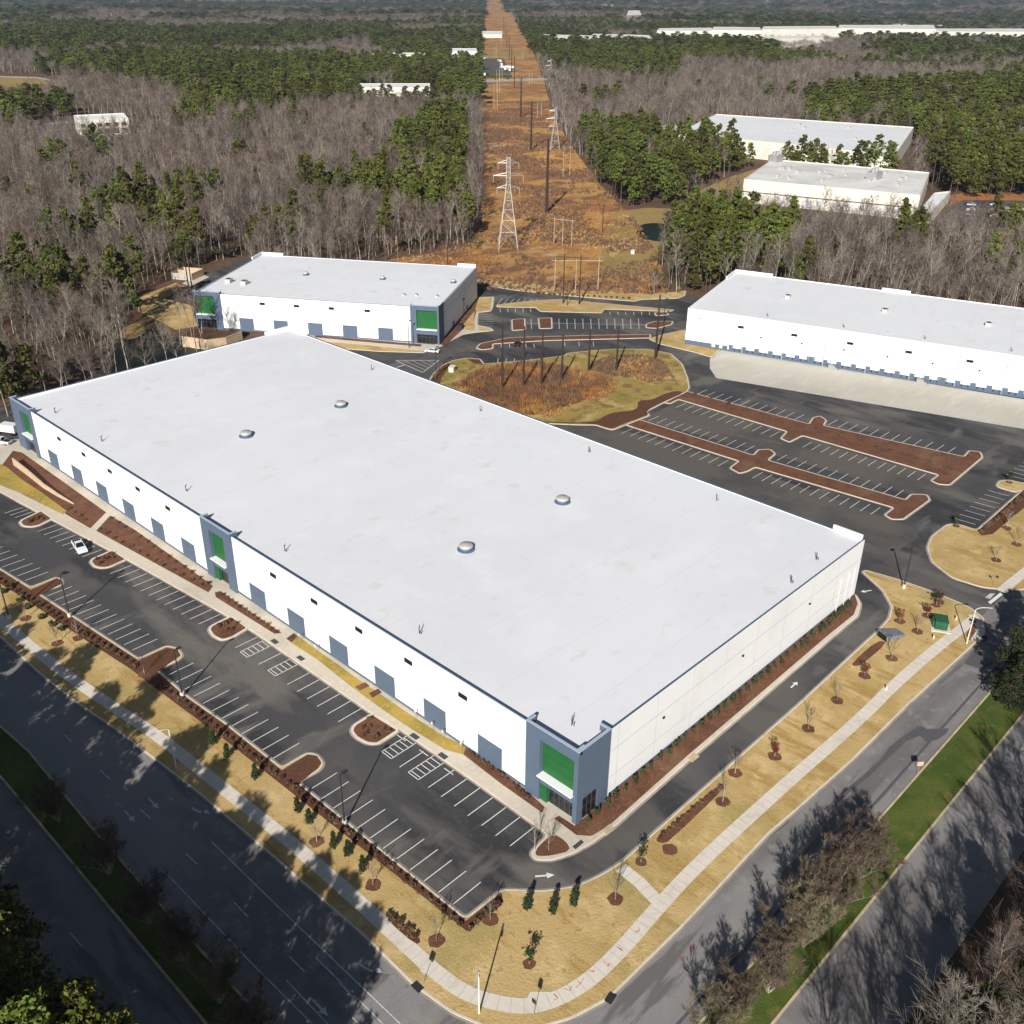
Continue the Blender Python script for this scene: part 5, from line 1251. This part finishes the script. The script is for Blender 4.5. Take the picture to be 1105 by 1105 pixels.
# trees of the lower left and lower right woods, beside the camera's foot
ex = []
g = np.random.default_rng(5)
for x in np.arange(-82, -63, 4.6):
    for y in np.arange(-66, 150, 4.8):
        xl = -64.5 - max(0, (y-66)*.11) - max(0, (y-110)*.12)
        a, b = x+g.uniform(-2, 2), y+g.uniform(-2, 2)
        if a < xl-1.5 and math.hypot(a-CAM.x, b-CAM.y) > 12: ex.append((a, b))
for x in np.arange(-62, 330, 5.8):
    for y in np.arange(-112, -50, 5.8):
        a, b = x+g.uniform(-2, 2), y+g.uniform(-2, 2)
        if b < -52.5: ex.append((a, b))
ex = np.array(ex)
allb = np.concatenate(sets['bare']); allp = np.concatenate(sets['pine'])
def seen(A, hz):
    u, v, zz = project(A[:, 0], A[:, 1], A[:, 2]+hz*.7)
    return (zz > 0) & (u > -25) & (u < 1130) & (v > -30) & (v < 1150), zz
def individuals(A, ms, nind, names, cat):
    ok, zz = seen(A, 16); idx = np.where(ok)[0]; idx = idx[np.argsort(zz[idx])][:nind]; rest = np.ones(len(A), bool); rest[idx] = False
    for i in idx:
        x, y, z, rz, sx, sz, vi = A[i]
        u, v, _ = project(x, y, z)
        lab, gr = names(u, v)
        plant(ms[int(vi)], cat.replace(' ', '_'), (x, y, z), rz, (sx, sx, sz), lab, 'tree', gr)
    return A[rest]
def bname(u, v):
    if u < 215: return 'leafless grey-brown tree in the woods left of the second warehouse', 'bare trees left of the second warehouse'
    if u < 540: return 'leafless pale-trunked tree in the woods edge behind the second warehouse', 'bare trees behind the second warehouse'
    if u < 860: return 'leafless pale-trunked tree behind the left half of the right warehouse', 'bare trees behind the left part of the right warehouse'
    return 'leafless pale-trunked tree in the woods behind the right warehouse', 'bare trees behind the right warehouse'
def pname(u, v):
    if u < 300: return 'dark green pine scattered in the bare woods on the left', 'scattered pines on the left'
    if u < 560: return 'dark green pine in the stand left of the corridor', 'pines left of the corridor'
    if u < 790: return 'dark green pine in the stand right of the corridor', 'pines right of the corridor'
    return 'dark green pine in the stand round the cream warehouse', 'pines round the cream warehouse'
rb = individuals(allb, bareM, 262, bname, 'bare tree')
rp = individuals(allp, pineM, 255, pname, 'pine tree')

def woodland(name, A, ms):
    """the woods beyond the nearest trees: one object whose points carry whole trees"""
    me = bpy.data.meshes.new(name); n = len(A); me.vertices.add(n); me.vertices.foreach_set('co', np.ascontiguousarray(A[:, :3], np.float32).ravel())
    for nm, col, ty in (('rz', 3, 'FLOAT'), ('sx', 4, 'FLOAT'), ('sz', 5, 'FLOAT'), ('vi', 6, 'INT')):
        at = me.attributes.new(nm, ty, 'POINT'); at.data.foreach_set('value', np.ascontiguousarray(A[:, col], np.float32 if ty == 'FLOAT' else np.int32))
    o = link(bpy.data.objects.new(name, me)); o['kind'] = 'stuff'
    ng = bpy.data.node_groups.new(name, 'GeometryNodeTree'); ng.interface.new_socket('Geometry', in_out='INPUT', socket_type='NodeSocketGeometry'); ng.interface.new_socket('Geometry', in_out='OUTPUT', socket_type='NodeSocketGeometry')
    N = ng.nodes.new; Lk = ng.links.new; gi = N('NodeGroupInput'); go = N('NodeGroupOutput')
    js = N('GeometryNodeJoinGeometry')
    src = {}
    for ob in bpy.data.objects:
        if ob.type == 'MESH' and ob.data.name in {m_.name for pr in ms for m_ in pr} and ob.data.name not in src: src[ob.data.name] = ob
    for pr in ms[::-1]:
        jn = N('GeometryNodeJoinGeometry')
        for m_ in pr:
            oi = N('GeometryNodeObjectInfo'); oi.inputs['Object'].default_value = src[m_.name]; oi.transform_space = 'ORIGINAL'; Lk(oi.outputs['Geometry'], jn.inputs[0])
        ti = N('GeometryNodeGeometryToInstance'); Lk(jn.outputs[0], ti.inputs[0]); Lk(ti.outputs[0], js.inputs[0])
    ip = N('GeometryNodeInstanceOnPoints'); Lk(gi.outputs[0], ip.inputs['Points']); Lk(js.outputs[0], ip.inputs['Instance']); ip.inputs['Pick Instance'].default_value = True
    def attr(nm, ty='FLOAT'):
        a = N('GeometryNodeInputNamedAttribute'); a.data_type = ty; a.inputs[0].default_value = nm; return [s for s in a.outputs if s.enabled][0] if False else a.outputs[0]
    Lk(attr('vi', 'INT'), ip.inputs['Instance Index'])
    cx = N('ShaderNodeCombineXYZ'); Lk(attr('rz'), cx.inputs[2]); 
    er = N('FunctionNodeEulerToRotation'); Lk(cx.outputs[0], er.inputs[0]); Lk(er.outputs[0], ip.inputs['Rotation'])
    cs = N('ShaderNodeCombineXYZ'); Lk(attr('sx'), cs.inputs[0]); Lk(attr('sx'), cs.inputs[1]); Lk(attr('sz'), cs.inputs[2]); Lk(cs.outputs[0], ip.inputs['Scale'])
    Lk(ip.outputs[0], go.inputs[0])
    md = o.modifiers.new('trees', 'NODES'); md.node_group = ng
    return o
woodland('bare_woodland', rb, bareM); woodland('pine_woodland', rp, pineM)

# lower corner woods, all individual
nb = npn = 0
for x, y in ex:
    u, v, zz = project(x, y, 9.0); u = float(u); v = float(v)
    near = math.hypot(x-CAM.x, y-CAM.y) < 175 or x < -55
    left = x < -63 and y > -45
    pine = (hashn(np.array([x]), np.array([y]), 14)[0] > (.38 if left else .6))
    if left and x > -80: pine = pine or g.random() < .6
    if not left: pine = (y < -66 and g.random() < .7) or (x > 95 and g.random() < .3)
    if not left and (y < -78 or x > 190): continue
    # only trees seen, or whose shadow falls into the picture
    vis = -60 < u < 1160 and -40 < v < 1190 and zz > 0
    us, vs_, zs = project(x+22, y+12, 0.0); vis2 = -60 < us < 1160 and 500 < vs_ < 1160
    if not (vis or vis2): continue
    if not left and x < -25: continue
    if pine:
        npn += 1
        plant(nearPineM[int(g.integers(0, 3))], 'pine_tree', (x, y, 0), g.uniform(0, 6.28), g.uniform(.95, 1.25)*(1.08 if left else .85), 'yellow-green pine in the lower left woods beyond the boulevard' if left else 'olive-green pine in the lower right woods beyond the street', 'tree', 'pines of the lower left woods' if left else 'pines of the lower right woods')
    else:
        nb += 1
        plant(nearBareM[int(g.integers(0, 2))], 'bare_tree', (x, y, 0), g.uniform(0, 6.28), g.uniform(.9, 1.3), 'leafless tree in the lower left woods beyond the boulevard' if left else 'leafless pale-limbed tree in the lower right woods beyond the street', 'tree', 'bare trees of the lower left woods' if left else 'bare trees of the lower right woods')
for i, (x, y, s) in enumerate([(-6, -53.5, .5), (-1, -56, .6), (4, -54, .55), (10, -56.5, .62), (16, -55, .6), (23, -57, .66), (31, -55.5, .6)]):
    plant(nearPineM[i % 3], 'pine_tree', (x, y, 0), i*1.1, s, 'low olive-green evergreen at the bottom right corner in front of the bare woods', 'tree', 'low evergreens at the bottom right corner')
# trees of the medians
for i, (x, y, s, k) in enumerate([(-14.5, -33.2, .95, 0), (-10, -32.6, .9, 1), (-4.5, -33.8, 1.0, 2), (-1, -32, .95, 0), (4, -33.6, 1.1, 1), (7.5, -32.2, 1.0, 2), (12, -33.5, 1.1, 0), (15, -31.9, 1.0, 1), (19, -33.6, 1.05, 2), (22, -32.4, .9, 0)]):
    plant(myrtleM[k], 'ornamental_tree', (x, y, .06), i*1.3, (s*1.4, s*1.4, s), 'bushy many-stemmed leafless tree on the green median of the cross street', 'tree', 'bushy trees on the cross street median')
for i, (x, y, s, k) in enumerate([(-50, 38, .95, 0), (-50.2, 27, 1.0, 1), (-50, 19, 1.05, 2), (-50, 11, 1.0, 0), (-50, 4, 1.0, 1), (-50.4, 52, .9, 2), (-50, -3, 1, 2)]):
    plant(myrtleM[k], 'ornamental_tree', (x, y, .06), i*1.7, (s*1.4, s*1.4, s), 'bushy many-stemmed leafless tree on the shaded boulevard median', 'tree', 'bushy trees on the boulevard median')
for (x, y, s) in [(70, -34.5, .72), (74, -33.6, .8), (79, -35.5, .9), (85, -34.5, .9)]:
    plant(darkPineM, 'pine_tree', (x, y, 0), x, (s, s, s*.8), 'dark full evergreen on the median near the right edge of the picture', 'tree', 'dark evergreens on the median')

# small planting ----------------------------------------------------
def blob(seed, r, h, n, size, m_, per=10):
    g = np.random.default_rng(seed); c_ = rvec(g, n)*np.array([r*.6, r*.6, h*.4])+np.array([0, 0, h*.5]); c_[:, 2] = np.clip(c_[:, 2], .12, None)
    V, Fc = leaf_cloud(c_, np.full((n, 3), r*.42), per, size, g); return tri_mesh('foliage', V, Fc, M[m_])
hedgeM = [blob(i, .55, .7, 12, .2, 'brown_shrub') for i in range(3)]; shrubM = [blob(10+i, .5, .8, 12, .2, 'shrub') for i in range(3)]
def cone_mesh(seed, h, r, m_='evergreen'):
    g = np.random.default_rng(seed); n = 34; z = np.linspace(.15, h-.15, n); rad = r*np.sqrt(np.clip(1-(z/h)**1.4, 0, 1)); a = g.uniform(0, 6.28, n); f = g.uniform(.2, .7, n)
    c_ = np.stack([np.cos(a)*rad*f, np.sin(a)*rad*f, z], 1); V, Fc = leaf_cloud(c_, np.stack([rad*.5+.1]*3, 1), 14, .22, g); return tri_mesh('foliage', V, Fc, M[m_])
coneM = [cone_mesh(i, 2.7, .62) for i in range(3)]
stemM = MB().tube((0, 0, 0), (0, 0, .5), .05, n=4).mesh('stem', M['wood_trunk'])
stemLow = MB().tube((0, 0, 0), (0, 0, .3), .04, n=4).mesh('stem', M['wood_trunk'])
def sapling_meshes(seed, h=3.6, leafy=None):
    g = np.random.default_rng(seed); big = [((0, 0, 0), (0, 0, h*.45), .06, .045), ((0, 0, h*.45), (.05, .05, h*.95), .045, .015)]; tw = []
    for i in range(20):
        z = h*(.3+.6*i/20); a = g.uniform(0, 6.28); l = h*.26*(1.2-z/h)+.15; e = (math.cos(a)*l, math.sin(a)*l, z+l*1.3); tw.append(((0, 0, z), e, .03, .012))
        for _ in range(3): tw.append((e, (e[0]+g.uniform(-.3, .3), e[1]+g.uniform(-.3, .3), e[2]+g.uniform(.1, .4)), .018, .008))
    t = tri_mesh('trunk', *tubes(big, 5), M['wood_trunk']); c_ = tri_mesh('crown', *tubes(tw, 3), M['twig'])
    if leafy:
        n = 26; cc = np.stack([g.normal(0, .4, n), g.normal(0, .4, n), g.uniform(h*.4, h*.95, n)], 1); V, Fc = leaf_cloud(cc, np.full((n, 3), .35), 12, .2, g); c_ = tri_mesh('crown', V, Fc, M[leafy])
    return t, c_
sapM = [sapling_meshes(i, 3.4+.4*i) for i in range(3)]; redM = [sapling_meshes(9, 3.0, 'red_leaf')]; everM = [sapling_meshes(12, 3.2, 'evergreen')]
def ring(x, y, r=.95, m_='mulch', z=None):
    c = P(x, y); n = 14; pts = [Vector((c.x+r*(1+.12*math.sin(k*2.1+x))*math.cos(2*math.pi*k/n), c.y+r*(1+.1*math.cos(k*1.7+y))*math.sin(2*math.pi*k/n))) for k in range(n)]
    sheet('mulch_ring', pts, M[m_], (LZ+.012) if z is None else z)
SAP = [(342, 909, 's', 'on the front lawn strip, left of three small evergreens'), (402.7, 956, 's', 'on the front lawn right of the three small evergreens'), (471, 1016, 's', 'beside the dark mulch bed near the front corner of the lawn'), (529, 993, 's', 'at the tip of the front lot kerb corner'), (571, 1041, 'e', 'alone in the middle of the front lawn corner'), (664, 971, 's', 'left of the short path joining the drive and the sidewalk'),
       (691.5, 931, 'e', 'just above the short path near the drive kerb'), (722.6, 917.7, 'n', ''), (779.7, 866, 's', 'at the right end of the long mulch bed'), (793, 835, 's', 'first along the drive kerb past the long mulch bed'), (835.7, 817, 'r', 'second along the lawn past the long mulch bed'), (872, 787, 's', 'third along the lawn past the long mulch bed'), (903, 756.6, 's', 'fourth along the lawn, above the sidewalk bend'),
       (932.7, 730, 'r', 'next to the short mulch bed by the grey cover'), (961.8, 711, 's', 'right below the grey cover'), (989.7, 682, 's', 'left of the green transformer box'), (970.7, 671, 'r', 'left of and above the transformer box, with a wide ring'), (1000.6, 665, 'r', 'just above the green transformer box'), (1010, 654, 'e', 'behind the green transformer box'), (1013, 650, 'r', 'at the kerb behind the transformer box'),
       (1031.5, 568, 'e', 'at the top edge of the east lawn'), (1088.6, 521, 'e', 'in the rounded nose of the east lawn'), (1086, 570.5, 's', 'along the mulch strip of the east lawn'), (1096.7, 588, 's', 'near the right edge of the east lawn'), (1074.6, 605, 's', 'in the middle of the east lawn'),
       (62, 695, 's', 'on the left part of the front lawn, below the first lamp'), (28, 668, 's', 'near the left end of the front lawn'), (85, 689, 's', 'left of the big tree shadows on the front lawn'),
       (156, 728, 's', 'at the edge of the tree shadow on the front lawn'), (577, 918, 's', 'on the teardrop mulch island by the front corner'), (592, 918, 's', 'on the right half of the teardrop mulch island')]
for i, (x, y, k, lb) in enumerate(SAP):
    if x not in (577, 592): ring(x, y, 1.05 if k != 'e' else .8)
    if k == 'n': continue
    c = P(x, y); ms = {'s': sapM[i % 3], 'r': redM[0], 'e': everM[0]}[k]
    plant(ms, 'sapling', (c.x, c.y, LZ), i*.9, {'s': 1.0, 'r': .85, 'e': .85}[k], {'s': 'bare sapling ', 'r': 'reddish young tree ', 'e': 'small dark evergreen '}[k]+lb, 'sapling', 'young trees on the lawns')
for i, (x, y) in enumerate([(321.5, 876), (334, 889), (360.5, 914), (376, 923), (392, 940), (569, 981), (596, 985), (618.7, 977), (276, 840), (231, 803), (246, 818), (22, 650), (31, 657), (46, 668), (57, 676), (67, 681), (5, 640), (12, 634)]):
    c = P(x, y); lb = 'narrow evergreen shrub in the file along the front lawn behind the lot' if x < 500 else ['left', 'middle', 'right'][i-5]+' one of three narrow evergreens below the curved drive kerb'
    if i in (11, 12, 13, 14, 15, 16, 17): lb = 'round dark shrub in the cluster at the left end of the front lawn'
    plant((stemM, coneM[i % 3] if i < 11 else shrubM[i % 3]), 'evergreen_shrub', (c.x, c.y, LZ), i, (1, 1, 1) if i < 11 else (1.5, 1.5, 1.3), lb, 'shrub', 'evergreen shrubs on the front lawn' if x < 500 else 'three narrow evergreens by the drive', ('stem', 'foliage'))
def shrub_row(pts, sp, ms, label, group, s=1.0, jit=.15, z=.17, sz=1.0):
    pts = [P(*q) for q in pts]; acc = 0; i = 0
    for a, b in zip(pts, pts[1:]):
        l = (b-a).length; k = acc
        while k < l:
            p = a.lerp(b, k/l); i += 1; q = s*random.uniform(.8, 1.15)
            plant((stemLow, ms[i % len(ms)]), 'shrub', (p.x+random.uniform(-jit, jit), p.y+random.uniform(-jit, jit), z), random.uniform(0, 6), (q, q, q*sz), label, 'shrub', group, ('stem', 'foliage'))
            k += sp
        acc = k-l
shrub_row([(-7, 624.5), (30, 647), (148, 722)], 1.7, hedgeM, 'low dark shrub in the mulch strip behind the front lot, left part', 'hedge along the left of the front lot', 1.0, sz=.9)
shrub_row([(173, 741), (300, 840), (323, 857), (502, 1004)], 1.45, hedgeM, 'low brown shrub in the mulch strip behind the front lot, right part', 'hedge along the right of the front lot', .9)
shrub_row([(508, 1004), (541, 973)], 1.0, hedgeM, 'low brown shrub at the pointed corner of the front lot', 'hedge at the corner of the front lot')
shrub_row([(634, 888), (657, 868), (742, 796), (811, 742), (890, 678)], 2.2, shrubM, 'dark upright shrub in the mulch along the end wall of the main warehouse', 'shrubs along the end wall', .95, sz=1.7)
shrub_row([(885, 682), (918, 653)], 1.5, shrubM, 'dense dark shrub at the far end of the end-wall bed', 'shrubs at the far end of the end-wall bed', 1.0, sz=1.6)
shrub_row([(505, 812), (540, 838), (570, 862)], 1.1, hedgeM, 'reddish-brown shrub in the bed left of the corner bay', 'shrubs left of the corner bay', .8)
shrub_row([(240, 643), (270, 663), (300, 684)], 1.5, hedgeM, 'tiny brown shrub in the thin bed right of the middle bay', 'shrubs in the thin bed', .7)
shrub_row([(108, 572), (150, 596), (222, 636)], 3.0, hedgeM, 'tiny dark shrub in the outer row of the wedge bed before the middle bay', 'outer shrubs of the wedge bed', .75)
shrub_row([(120, 561), (150, 580), (226, 632)], 3.0, hedgeM, 'tiny dark shrub in the inner row of the wedge bed before the middle bay', 'inner shrubs of the wedge bed', .75)
shrub_row([(76, 550), (97, 565)], 2.5, hedgeM, 'tiny dark shrub at the lower end of the sloping left bed', 'shrubs of the left bed', .75)
shrub_row([(421, 991), (436, 1003), (451, 1016)], .9, hedgeM, 'dark shrub packed in the short bed on the front lawn', 'shrubs of the short front bed', 1.0)
shrub_row([(711, 906), (745, 877), (779, 849)], 1.1, hedgeM, 'brown shrub in the long bed on the right lawn', 'shrubs of the long right bed', .7)
shrub_row([(1058, 575), (1075, 562), (1105, 536)], 1.6, hedgeM, 'dark shrub in the mulch strip of the east lawn', 'shrubs of the east lawn strip', 1.1)
shrub_row([(750, 427), (800, 441), (868, 462)], 5.5, hedgeM, 'small dark shrub spaced along the upper rear island', 'shrubs on the upper rear island', 1.1)
shrub_row([(880, 463), (960, 487), (1030, 508)], 3.5, hedgeM, 'small dark shrub on the wide end of the upper rear island', 'shrubs on the wide end of the upper rear island', .8)
shrub_row([(580, 317.5), (629, 320), (680, 323)], 2.2, hedgeM, 'small dark shrub in the row along the far drive', 'shrubs along the far drive', 1.0)
shrub_row([(464.5, 415), (472, 404), (484, 395)], 1.2, hedgeM, 'dark shrub at the left tip of the basin', 'shrubs at the tip of the basin', 1.2)
for pts, n, lb in [([(25, 564), (45, 557), (52, 561), (32, 567)], 6, 'far left front island'), ([(102, 606), (122, 597), (132, 603), (112, 611)], 7, 'second front island'), ([(229, 680), (250, 668), (263, 677), (243, 688)], 8, 'third front island'), ([(384, 789), (402, 773), (425, 788), (403, 801)], 10, 'largest front island nearest the corner')]:
    c_ = [P(*q) for q in pts]
    for k in range(n):
        u, v = random.random(), random.random(); p = (c_[0]*(1-u)+c_[1]*u)*(1-v)+(c_[3]*(1-u)+c_[2]*u)*v
        plant((stemLow, hedgeM[k % 3]), 'shrub', (p.x, p.y, .17), k, .8, 'tiny shrub on the mulch of the '+lb, 'shrub', 'shrubs on the '+lb, ('stem', 'foliage'))

# tall dry grass of the basin and scrub of the corridor, uncountable
def tufts(name, polys, dens, h, m_, seed, lean=.35, wd=.16, z=.15, thin=None, per=5):
    g = np.random.default_rng(seed); PV = []
    for poly in polys:
        poly = np.array(poly); lo_, hi = poly.min(0), poly.max(0); n = int((hi-lo_).prod()*dens); x = g.uniform(lo_[0], hi[0], n); y = g.uniform(lo_[1], hi[1], n)
        k = inpoly(x, y, poly)
        if thin: k &= hashn(x, y, thin)+.35*hashn(x, y, thin/4) > .62
        PV.append(np.stack([x[k], y[k]], 1))
    p = np.concatenate(PV); n = len(p); p = np.repeat(p, per, 0); m2 = len(p); hh = h*g.uniform(.5, 1.2, m2); a = g.uniform(0, 6.28, m2)
    b = np.stack([p[:, 0]+g.normal(0, .25, m2), p[:, 1]+g.normal(0, .25, m2), np.full(m2, z)], 1); dx = np.stack([np.cos(a), np.sin(a), a*0], 1)*wd
    tip = b+np.stack([g.normal(0, lean, m2)*hh, g.normal(0, lean, m2)*hh, hh], 1)
    V = np.stack([b-dx, b+dx, tip], 1).reshape(-1, 3); me = tri_mesh(name, V, np.arange(len(V)).reshape(-1, 3), M[m_]); o = link(bpy.data.objects.new(name, me)); o['kind'] = 'stuff'
bp1 = [(p.x, p.y) for p in chain(PP([(492, 430), (500, 412), (516, 401), (545, 396), (575, 393), (600, 397), (628, 401), (652, 408), (656, 420), (634, 432), (606, 440), (590, 447), (560, 450), (525, 446), (500, 446)]), 2)]
bp2 = [(p.x, p.y) for p in chain(PP([(630, 396), (650, 386), (680, 382), (708, 386), (722, 396), (722, 408), (702, 415), (680, 408), (655, 406)]), 2)]
tufts('tall_dry_grass', [bp1], 4.2, 1.5, 'reed', 1, wd=.12)
tufts('brown_grass', [bp2], 2.4, .8, 'reed_dark', 12, wd=.12)
tufts('short_dry_grass', [bp2, [(p.x, p.y) for p in offset(clean([Vector(q) for q in bp1]), -3)]], 1.5, .7, 'reed', 11, thin=8)
ge = [(p.x, p.y) for p in chain(PP([(724, 384), (735, 394), (740, 410), (736, 421), (716, 430), (690, 438), (640, 446), (600, 452), (575, 450), (600, 446), (650, 436), (690, 424), (716, 414), (726, 404)]), 2)]
#tufts('green_grass', [ge], 3.0, .3, 'lawn_green', 13, thin=16, wd=.3, per=7)
tufts('dark_scrub', [bp1], 2.0, 1.9, 'reed_dark', 2, thin=10)
ub = []
for q in ([(0, 440), (0, 330), (200, 290), (250, 275), (520, 272), (520, 250), (380, 235), (0, 235)], [(700, 318), (745, 316), (800, 285), (1105, 325), (1105, 240), (740, 240), (700, 280)]): ub.append([(p.x, p.y) for p in PP(q)])
tufts('woodland_undergrowth', ub, .10, 2.2, 'reed_dark', 3, z=-.05, wd=.3, thin=18, lean=.5)
tufts('woodland_evergreen_scrub', ub, .05, 2.4, 'shrub', 6, z=-.05, wd=.45, thin=15, lean=.6)
corn = [(P(a, y).x, P(a, y).y) for y, a, b in COR[0:10]] + [(P(b, y).x, P(b, y).y) for y, a, b in COR[0:10][::-1]]
tufts('corridor_grass', [corn], .22, .8, 'reed', 4, z=-.05, wd=.25, thin=40)
tufts('corridor_scrub', [corn], .32, 1.4, 'reed_dark', 5, z=-.05, wd=.28, thin=26)

# ------------------------------------------------------------------ steam plume and haze
def volume_mat(name, col, dens):
    mm = bpy.data.materials.new(name); mm.use_nodes = True; t = mm.node_tree; t.nodes.remove(t.nodes['Principled BSDF'])
    v = t.nodes.new('ShaderNodeVolumePrincipled'); v.inputs['Color'].default_value = (*col, 1); v.inputs['Density'].default_value = dens; v.inputs['Anisotropy'].default_value = .2
    t.links.new(v.outputs[0], t.nodes['Material Output'].inputs['Volume']); return mm
HAZE = True
if HAZE:
    hm = volume_mat('haze_air', (.66, .80, 1.0), 4.0e-5)
    q = MB().box(-17500, 17500, -17500, 17500, -70, 190); o = q.build('haze', hm); o['kind'] = 'stuff'
